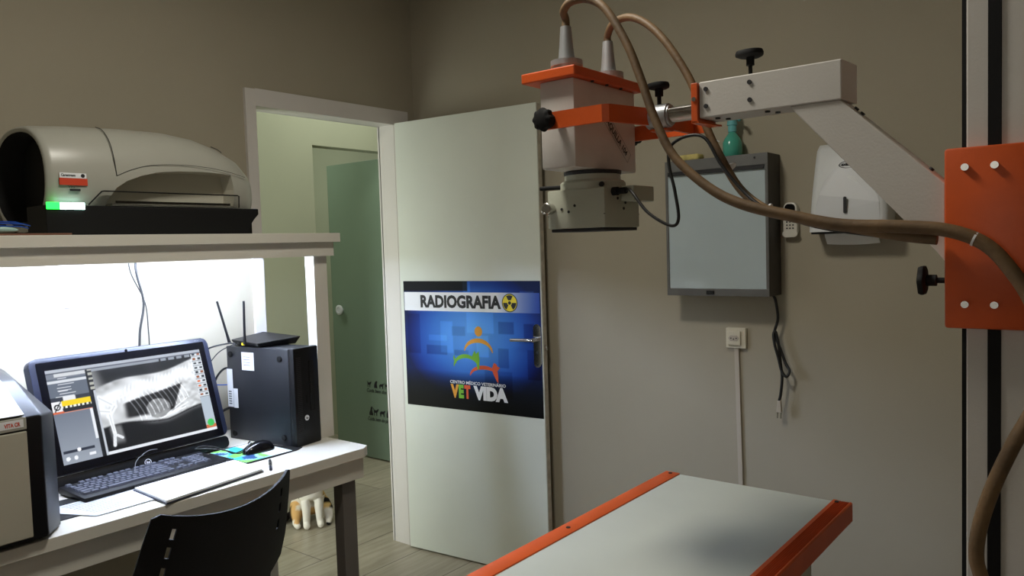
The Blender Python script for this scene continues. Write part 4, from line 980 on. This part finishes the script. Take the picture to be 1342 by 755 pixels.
# ================================================================== X-RAY STAND WITH TUBE HEAD
XR = empty('xray_machine', (2.64, 1.37, FL), 'orange and white x-ray machine on a column, its arm reaching over the table', 'x-ray machine')
b = NB(); box(b, 2.588, 2.672, 1.325, 1.415, FL+0.03, 1.835, 0.002)
cl_ = obj('column', b, M['wenamel'], XR)
b = NB(); box(b, 2.6155, 2.6325, 1.3222, 1.3248, FL+0.04, 1.782, 0.0005); obj('rack_groove', b, M['blackm'], cl_, label='black strip down the column')
b = NB(); box(b, 2.5785, 2.5865, 1.35, 1.37, FL+0.04, 1.79); obj('balance_cable', b, M['blackm'], cl_)
b = NB(); box(b, 2.572, 2.69, 1.29, 1.43, 1.8352, 1.90, 0.003); obj('column_cap', b, M['orange'], XR)
b = NB(); box(b, 2.45, 2.83, 1.20, 1.60, FL, FL+0.0298, 0.004); obj('base_plate', b, M['orange'], XR)
# carriage: U shaped cover
b = NB(); box(b, 2.563, 2.694, 1.300, 1.440, 1.288, 1.553, 0.004); ca_ = obj('carriage', b, M['orange'], XR, smooth=30)
for (xx, zz) in ((2.590,1.524),(2.627,1.524),(2.590,1.324),(2.627,1.324)):
    b = NB(); cyl(b, (xx, 1.2998, zz), (xx, 1.2955, zz), 0.0052, n=16); cyl(b, (xx, 1.2955, zz), (xx, 1.295, zz), 0.0025, n=6); obj('screw', b, M['steel'], ca_, smooth=30)
def star_knob(bm, base, axis, R, T_, stem, sr=0.006, lobes=6):
    base = Vector(base); ax = Vector(axis).normalized()
    cyl(bm, base, base+ax*stem, sr, n=12)
    cyl(bm, base+ax*(stem-0.014), base+ax*stem, sr*2.0, n=14)
    lathe(bm, base+ax*stem, ax, [(0,R*0.75),(T_*0.2,R*0.98),(T_*0.5,R),(T_*0.85,R*0.92),(T_,R*0.6)], 48, lobes=lobes, amp=0.07)
b = NB(); star_knob(b, (2.5625,1.36,1.356), (-1,0,0), 0.0235, 0.012, 0.034, 0.0045); obj('lock_knob', b, M['blackm'], XR, smooth=40)
b = NB(); cyl(b, (2.5628,1.36,1.356), (2.558,1.36,1.356), 0.0075, n=14); obj('knob_collar', b, M['steel'], XR, smooth=30)
# diagonal strut + top beam
BY0, BY1 = 1.312, 1.382
b = NB()
prism(b, [(2.332,BY0+0.003,1.6478),(2.4135,BY0+0.003,1.6478),(2.5625,BY0+0.003,1.503),(2.5625,BY0+0.003,1.385),(2.548,BY0+0.003,1.405),(2.505,BY0+0.003,1.452)], (0,BY1-BY0-0.006,0), 0.002); st_ = obj('diagonal_strut', b, M['wenamel'], XR)
b = NB(); prism(b, [(2.173,BY0,1.648),(2.4165,BY0,1.648),(2.422,BY1,1.648),(2.173,BY1,1.648)], (0,0,0.064), 0.002); bmj = obj('horizontal_beam', b, M['wenamel'], XR)
for (xx, zz) in ((2.186,1.698),(2.186,1.668),(2.266,1.698),(2.266,1.668)):
    b = NB(); cyl(b, (xx, BY0+0.0002, zz), (xx, BY0-0.0022, zz), 0.0040, n=14); obj('screw', b, M['dark'], bmj)
for (xx, yy) in ((2.20,1.33),(2.21,1.352),(2.29,1.33),(2.30,1.352),(2.44,1.325)):
    if xx < 2.4:
        b = NB(); cyl(b, (xx, yy, 1.6482), (xx, yy, 1.6455), 0.0045, n=14); obj('screw', b, M['dark'], bmj)
for (xx, dz) in ((2.43,0),(2.439,-0.009),(2.538,-0.106)):
    b = NB(); cyl(b, (xx, BY0+0.03, 1.633+dz), (xx+0.0025, BY0+0.03, 1.6355+dz), 0.004, n=10); obj('bolt', b, M['dark'], st_)
b = NB(); prism(b, [(2.160,BY0-0.006,1.640),(2.1722,BY0-0.006,1.640),(2.1722,BY1+0.002,1.640),(2.160,BY1+0.002,1.640)], (0,0,0.071), 0.001)
prism(b, [(2.160,BY0-0.006,1.640),(2.174,BY0-0.006,1.6395),(2.184,BY1+0.002,1.6395),(2.160,BY1+0.002,1.640)], (0,0,0.003)); ep = obj('end_plate', b, M['orange'], XR)
b = NB(); cyl(b, (2.166,BY0-0.0062,1.682), (2.166,BY0-0.0085,1.682), 0.004, n=12); obj('screw', b, M['steel'], ep)
b = NB(); star_knob(b, (2.255,1.345,1.7122), (0,0,1), 0.024, 0.013, 0.035, 0.0035, 3); obj('lock_knob', b, M['blackm'], XR, smooth=40)
# telescopic shaft and collar clamp
cyy = 1.350; cz = 1.668
b = NB(); cyl(b, (2.075,cyy,cz), (2.161,cyy,cz), 0.0145, n=24); sh_ = obj('shaft', b, M['steel'], XR, smooth=30)
b = NB(); box(b, 2.09, 2.1595, cyy-0.018, cyy-0.0135, cz+0.002, cz+0.009, 0.001); obj('key_bar', b, M['steel'], sh_)
b = NB(); cyl(b, (2.052,cyy,cz), (2.095,cyy,cz), 0.0225, n=32); cyl(b, (2.095,cyy,cz), (2.099,cyy,cz), 0.0195, n=32); obj('clamp_collar', b, M['alu'], XR, smooth=30)
b = NB(); star_knob(b, (2.074,cyy,cz+0.0222), (0,0,1), 0.0215, 0.012, 0.030, 0.004, 3); obj('lock_knob', b, M['blackm'], XR, smooth=40)
# tube housing
HX0, HX1, HY0, HY1, HZ0, HZ1 = 1.857, 1.938, 1.262, 1.498, 1.580, 1.752
b = NB(); box(b, HX0, HX1, HY0, HY1, HZ0, HZ1, 0.004); TH_ = obj('tube_housing', b, M['head'], XR, smooth=30)
b = NB(); box(b, 1.822, 1.950, 1.248, 1.512, HZ1, 1.772, 0.0025); tp = obj('top_plate', b, M['orange'], TH_, label='orange top plate')
for yy in (1.32, 1.375, 1.43):
    b = NB(); cyl(b, (1.944, yy, HZ1+0.0003), (1.944, yy, HZ1-0.003), 0.0035, n=10); obj('screw', b, M['dark'], tp)
b = NB()
du = Vector((0,0.76,-0.65)).normalized(); dv = Vector((0,0.65,0.76)).normalized()
lo = Vector((HX1+0.0006, 1.372, 1.690))
def outl(bm, w, h, o, t):
    for (a0, a1, c0, c1) in ((0,w,0,t),(0,w,h-t,h),(0,t,0,h),(w-t,w,0,h)): flat(bm, [(a0,c0),(a1,c0),(a1,c1),(a0,c1)], o, du, dv, 0.0002)
outl(b, 0.125, 0.024, lo-dv*0.012, 0.0008); text_bm(b, 'AQUILLA 104', 0.019, lo+du*0.012-dv*0.006, du, dv, 0.0003, width=0.10, bold=0.0004)
obj('name_plate', b, M['dark'], TH_, label='dark slanted lettering')
for (yy) in (1.297, 1.455):
    g = NB(); lathe(g, (1.90,yy,1.7722), (0,0,1), [(0,0.030),(0.010,0.030),(0.0102,0.032),(0.021,0.032),(0.0215,0.017),(0.05,0.0138),(0.084,0.0112),(0.088,0.0108)], 32)
    obj('cable_gland', g, M['alu'], TH_, smooth=30)
# yoke: two arms meeting at the collar
yz0, yz1 = 1.652, 1.684
b = NB()
prism(b, [(1.892,1.226,yz0),(2.022,1.226,yz0),(2.034,1.232,yz0),(2.060,1.330,yz0),(2.060,1.352,yz0),(2.054,1.352,yz0),(2.050,1.333,yz0),(2.028,1.238,yz0),(2.020,1.233,yz0),(1.892,1.233,yz0)], (0,0,yz1-yz0))
prism(b, [(1.892,1.527,yz0),(2.06,1.527,yz0),(2.095,1.527,yz0),(2.095,1.520,yz0),(2.064,1.520,yz0),(2.060,1.353,yz0),(2.053,1.353,yz0),(2.056,1.520,yz0),(1.892,1.520,yz0)], (0,0,yz1-yz0))
yk = obj('yoke', b, M['orange'], XR, label='orange yoke holding the tube housing')
b = NB(); prism(b, [(2.056,1.345,1.6405),(2.090,1.345,1.6405),(2.090,1.375,1.6405),(2.056,1.375,1.6405)], (0,0,0.0045)); obj('yoke_bracket', b, M['orange'], yk)
for (yy, s) in ((1.233, 1), (1.520, -1)):
    b = NB(); cyl(b, (1.905, yy, 1.668), (1.905, yy+s*0.03, 1.668), 0.009, n=14); obj('pivot_pin', b, M['steel'], yk)
b = NB(); star_knob(b, (1.905,1.2258,1.668), (0,-1,0), 0.0215, 0.018, 0.012, 0.007, 8); obj('lock_knob', b, M['blackm'], XR, smooth=40)
b = NB(); star_knob(b, (1.905,1.5275,1.668), (0,1,0), 0.0215, 0.018, 0.012, 0.007, 8); obj('lock_knob', b, M['blackm'], XR, smooth=40)
# collimator
b = NB(); box(b, 1.832, 1.970, 1.312, 1.450, 1.462, 1.541, 0.003); CO_ = obj('collimator', b, M['genamel'], XR, smooth=30)
b = NB(); lathe(b, (1.90,1.381,1.541), (0,0,1), [(0,0.068),(0.014,0.068),(0.018,0.064),(0.020,0.058),(0.0325,0.058)], 40); obj('turning_ring', b, M['genamel'], CO_, smooth=30)
b = NB(); lathe(b, (1.90,1.381,1.5715), (0,0,1), [(0,0.0585),(0.004,0.0600),(0.008,0.0600)], 32); obj('seal', b, M['dark'], CO_)
b = NB(); cyl(b, (1.948,1.336,1.5485), (1.955,1.329,1.5485), 0.005, n=10); obj('set_screw', b, M['dark'], CO_)
b = NB(); box(b, 1.8325, 1.9695, 1.3125, 1.4495, 1.4880, 1.4894); bmesh.ops.scale(b, vec=(1.006,1.006,1), verts=b.verts, space=Matrix.Translation((-1.901,-1.381,0))); obj('casing_seam', b, M['dark'], CO_)
b = NB(); box(b, 1.838, 1.966, 1.316, 1.446, 1.4555, 1.4618, 0.001); obj('bottom_slide', b, M['dark'], CO_)
b = NB(); cyl(b, (1.842,1.3115,1.504), (1.842,1.300,1.504), 0.011, n=24); lathe(b, (1.842,1.300,1.504), (0,-1,0), [(0,0.0125),(0.008,0.0125),(0.0095,0.0105),(0.0095,0.009),(0.0088,0.0085)], 28); obj('field_knob', b, M['steel'], CO_, smooth=30, label='silver knob')
b = NB(); tube(b, [(1.858,1.345,1.549),(1.835,1.335,1.549),(1.805,1.325,1.5485)], 0.0045, sub=1, n=10); obj('lever', b, M['blackm'], CO_, label='black lever')
b = NB()
for (xx, zz) in ((1.868,1.502),(1.885,1.496),(1.90,1.508)): cyl(b, (xx,1.3122,zz), (xx,1.3108,zz), 0.003, n=8)
for (yy, zz) in ((1.362,1.520),(1.392,1.512),(1.405,1.522),(1.385,1.500)): cyl(b, (1.9698,yy,zz), (1.9715,yy,zz), 0.003, n=8)
obj('screws', b, M['dark'], CO_)
b = NB(); box(b, 1.9703, 2.000, 1.375, 1.46, 1.514, 1.545, 0.002); obj('connector_box', b, M['genamel'], CO_)
b = NB(); cyl(b, (1.9703,1.345,1.533), (1.982,1.345,1.533), 0.0085, n=16); cyl(b, (1.982,1.345,1.533), (2.002,1.342,1.533), 0.0065, n=14); obj('cable_socket', b, M['blackm'], CO_)
# hoses
h1 = [(1.90,1.297,1.856),(1.90,1.297,1.875),(1.904,1.285,1.888),(1.925,1.28,1.900),(1.963,1.28,1.897),(2.005,1.275,1.869),(2.050,1.27,1.799),(2.079,1.267,1.732),(2.110,1.262,1.651),(2.148,1.258,1.580),(2.212,1.256,1.521),(2.272,1.256,1.488),(2.350,1.262,1.465),(2.426,1.268,1.447),(2.510,1.274,1.441),(2.572,1.276,1.433),(2.618,1.277,1.412),(2.650,1.277,1.374),(2.676,1.275,1.325),(2.690,1.27,1.26),(2.683,1.26,1.20),(2.655,1.245,1.135),(2.632,1.24,1.073),(2.617,1.238,1.016),(2.613,1.238,0.972),(2.620,1.238,0.94),(2.640,1.24,0.86),(2.66,1.235,0.70),(2.67,1.23,0.5),(2.69,1.22,0.3),(2.72,1.20,0.12),(2.80,1.16,0.02),(2.95,1.15,FL+0.012),(3.3,1.2,FL+0.012)]
def hr(t): return 0.0078+0.0022*sm(0.25, 0.4, t)
b = NB(); tube(b, h1, 0.008, sub=7, n=14, rfun=hr); obj('high_voltage_hose', b, M['hose'], XR, smooth=80, label='long brown hose from the near gland')
h2 = [(1.90,1.455,1.856),(1.902,1.452,1.873),(1.925,1.44,1.892),(1.968,1.43,1.893),(2.014,1.42,1.868),(2.058,1.41,1.824),(2.098,1.405,1.765),(2.122,1.402,1.718),(2.145,1.40,1.648),(2.174,1.395,1.588),(2.222,1.37,1.522),(2.285,1.32,1.482),(2.330,1.295,1.468),(2.40,1.290,1.450),(2.50,1.290,1.428),(2.556,1.288,1.420)]
b = NB(); tube(b, h2, 0.0078, sub=7, n=14); obj('high_voltage_hose', b, M['hose'], XR, smooth=80, label='brown hose from the far gland')
b = NB(); tube(b, [(2.000,1.342,1.533),(2.012,1.335,1.534),(2.035,1.31,1.524),(2.072,1.30,1.485),(2.118,1.298,1.459),(2.136,1.296,1.470),(2.130,1.296,1.52),(2.118,1.298,1.572),(2.122,1.300,1.604),(2.155,1.302,1.618),(2.188,1.302,1.610),(2.217,1.300,1.562),(2.256,1.298,1.514),(2.302,1.286,1.479),(2.38,1.287,1.447),(2.48,1.291,1.4275),(2.556,1.291,1.4165)], 0.0030, sub=8, n=10); obj('control_cable', b, M['cable'], XR, smooth=80, label='thin black cable')
for (p, d) in (((2.605,1.277,1.4195),(1,0,-0.45)), ((2.312,1.272,1.4765),(1,0,-0.3)), ((2.193,1.40,1.5655),(0.6,-0.2,-0.8))):
    b = NB(); d = Vector(d).normalized(); p = Vector(p); cyl(b, p-d*0.0015, p+d*0.0015, 0.0106, n=18); obj('cable_tie', b, M['label'], XR)

# ================================================================== CAT in the hallway
CT = empty('cat', (-0.67, 2.52, FL), 'white calico cat sitting on the hallway floor, seen below the desk edge', 'cat')
cf = Vector((0.86, -0.51, 0)).normalized(); cs = Vector((-cf.y, cf.x, 0))     # facing direction, cat's left... sideways
def cp(f, s, z): return Vector((-0.67, 2.52, FL))+cf*f+cs*s+Vector((0,0,z))
def skin(name, verts, edges, radii, root, parent, m, sub=2, colorfn=None):
    me = bpy.data.meshes.new(name); me.from_pydata([Vector(v)-ORG[parent] for v in verts], edges, [])
    o = bpy.data.objects.new(name, me); COL.objects.link(o)
    s = o.modifiers.new('s', 'SKIN'); s.use_smooth_shade = True; 
    for i, r in enumerate(radii): 
        rr = r if isinstance(r, tuple) else (r, r)
        me.skin_vertices[0].data[i].radius = rr; me.skin_vertices[0].data[i].use_root = (i == root)
    u = o.modifiers.new('u', 'SUBSURF'); u.levels = sub; u.render_levels = sub
    bpy.context.view_layer.update(); dg = bpy.context.evaluated_depsgraph_get()
    nm = bpy.data.meshes.new_from_object(o.evaluated_get(dg)); bpy.data.objects.remove(o)
    o = bpy.data.objects.new(name, nm); COL.objects.link(o); o.parent = parent; ORG[o] = ORG[parent]
    if not nm.materials: nm.materials.append(m)
    else: nm.materials[0] = m
    for p in nm.polygons: p.use_smooth = True
    if colorfn:
        ca = nm.color_attributes.new('Col', 'FLOAT_COLOR', 'POINT'); buf = []
        for v in nm.vertices: buf += [*lin(colorfn(v.co+ORG[parent])), 1.0]
        ca.data.foreach_set('color', buf)
    return o
V = []; E_ = []; Rr = []
def av(p, r, link=None):
    V.append(p); Rr.append(r)
    if link is not None: E_.append((link, len(V)-1))
    return len(V)-1
hip = av(cp(-0.08,0,0.075), 0.078)
mid = av(cp(-0.03,0,0.15), 0.074, hip)
chest = av(cp(0.035,0,0.200), 0.064, mid)
bib = av(cp(0.050,0,0.145), 0.048, chest)
neck = av(cp(0.045,0,0.265), 0.040, chest)
head = av(cp(0.065,0,0.315), 0.047, neck)
muz = av(cp(0.105,0,0.302), 0.024, head)
for s in (-1, 1):
    a = av(cp(0.060,0.033*s,0.155), 0.032, chest); c = av(cp(0.074,0.033*s,0.09), 0.0225, a); d = av(cp(0.078,0.035*s,0.030), 0.0185, c); e = av(cp(0.097,0.036*s,0.0195), 0.0195, d); av(cp(0.116,0.036*s,0.0165), 0.0155, e)
    a = av(cp(-0.055,0.070*s,0.075), 0.050, hip); c = av(cp(0.015,0.085*s,0.060), 0.040, a); d = av(cp(0.04,0.086*s,0.022), 0.020, c); e = av(cp(0.065,0.080*s,0.016), 0.0165, d); av(cp(0.082,0.078*s,0.0145), 0.0135, e)
t = av(cp(-0.14,-0.03,0.035), 0.024, hip); t = av(cp(-0.12,-0.11,0.022), 0.019, t); t = av(cp(-0.04,-0.15,0.019), 0.018, t); av(cp(0.0,-0.20,0.018), 0.014, t)
def catcol(p):
    d = p-Vector((-0.67, 2.52, FL)); f = d.dot(cf); s = d.dot(cs); z = d.z
    w = (232, 226, 214)
    n_ = math.sin(f*60+s*35)+math.sin(z*55+s*28)
    if s < -0.105 or (f < -0.09 and s < -0.02 and z < 0.06): return (24, 18, 16)
    if z > 0.29: return (210, 160, 90) if s > 0.006 else (28, 24, 22) if z > 0.312 and s < -0.006 else w
    if f > 0.04 and z < 0.24 and abs(s) < 0.066: return (150, 122, 98) if (f < 0.062 and z < 0.085) else w
    if s > 0.045:
        if z > 0.17: return (20, 18, 18) if s < 0.062 else (214, 184, 120)
        if n_ > 0.9: return (24, 22, 22)
        if z < 0.035: return w
        return (222, 186, 120) if z > 0.085 else ((22, 20, 20) if n_ > -0.2 else w)
    if s < -0.045:
        if z > 0.15 and f < 0.03: return (26, 20, 18)
        if z < 0.03: return w
        return (212, 168, 108) if (z < 0.12 and n_ > -0.9) else (226, 218, 202)
    return w if f > 0.0 else (206, 160, 96)
cat_body = skin('cat_body', V, E_, Rr, 0, CT, vmat('cat_fur', False, 0.9), 2, catcol)
for s in (-1, 1):
    b = NB(); q = [cp(0.05,0.040*s,0.335), cp(0.072,0.020*s,0.352), cp(0.052,0.014*s,0.350), cp(0.056,0.040*s,0.385)]
    vs = [b.verts.new(p) for p in q]
    for f3 in ((0,1,2),(0,1,3),(1,2,3),(0,2,3)): b.faces.new([vs[i] for i in f3])
    obj('ear', b, mat('ear_fur', (200,150,100), 0.9), CT)
    b = NB(); bmesh.ops.create_uvsphere(b, u_segments=12, v_segments=8, radius=0.0075, matrix=Matrix.Translation(cp(0.100,0.020*s,0.327))); obj('eye', b, mat('eye_amber', (150,140,40), 0.1), CT, smooth=180)
b = NB(); bmesh.ops.create_uvsphere(b, u_segments=10, v_segments=6, radius=0.006, matrix=Matrix.Translation(cp(0.128,0,0.308))); obj('nose', b, mat('nose_pink', (200,130,120), 0.4), CT, smooth=180)

# ================================================================== LIGHTS
def area(name, loc, size, sy, power, col, rot=(0,0,0), spread=PI):
    l = bpy.data.lights.new(name, 'AREA'); l.shape = 'RECTANGLE'; l.size = size; l.size_y = sy; l.energy = power; l.color = col; l.spread = spread
    o = bpy.data.objects.new(name, l); COL.objects.link(o); o.location = loc; o.rotation_euler = rot; TOP.append(o); return o
CLX, CLY = 1.55, 1.0
CLM = empty('ceiling_light', (CLX, CLY, CE), 'round white ceiling light in the middle of the room', 'lamp')
b = NB(); lathe(b, (CLX, CLY, CE-0.0005), (0,0,-1), [(0,0.17),(0.02,0.17),(0.02,0.155)], 36); obj('lamp_base', b, M['trim'], CLM)
area('room_lamp', (CLX, CLY, CE-0.03), 0.28, 0.28, 22, (1.0, 0.955, 0.85))
area('room_fill_light', (2.35, -1.45, 1.6), 0.9, 0.9, 3.4, (1.0, 0.96, 0.88), (math.radians(90), 0, math.radians(12)))  # added weak fill from behind the camera; no window is built there
area('hall_window_light', (-0.6, 0.97, 0.95), 0.8, 1.7, 24, (0.94, 1.0, 0.95), (math.radians(90), 0, math.radians(8)))
area('hall_lamp', (-0.55, 3.1, CE-0.02), 0.35, 0.9, 9, (0.97, 1.0, 0.9))
area('far_room_lamp', (-2.1, 2.8, CE-0.02), 0.5, 0.5, 14, (0.95, 1.0, 0.9))
w = bpy.data.worlds.new('world'); sc.world = w; w.use_nodes = True
w.node_tree.nodes['Background'].inputs[0].default_value = (0.5, 0.5, 0.48, 1); w.node_tree.nodes['Background'].inputs[1].default_value = 0.05

# ================================================================== CAMERA
F_, yaw, pitch, roll = 1016.8, 0.6745, 0.05377, -0.03139
f_ = Vector((-math.sin(yaw)*math.cos(pitch), math.cos(yaw)*math.cos(pitch), -math.sin(pitch)))
r_ = Vector((math.cos(yaw), math.sin(yaw), 0)); u_ = r_.cross(f_)
R2 = r_*math.cos(roll)+u_*math.sin(roll); U2 = -r_*math.sin(roll)+u_*math.cos(roll)
cam = bpy.data.cameras.new('camera'); co = bpy.data.objects.new('camera', cam); COL.objects.link(co)
cam.sensor_fit = 'HORIZONTAL'; cam.sensor_width = 36; cam.lens = 36*F_/1342; cam.clip_start = 0.05
Mx = Matrix((R2, U2, -f_)).transposed().to_4x4(); Mx.translation = Vector((2.78, 0, 1.43+0.03)); co.matrix_world = Mx
sc.camera = co
for o in TOP: o.location.z += 0.03
sc.view_settings.view_transform = 'Standard'; sc.view_settings.look = 'None'; sc.view_settings.exposure = 0; sc.view_settings.gamma = 1; sc.view_settings.use_curve_mapping = False
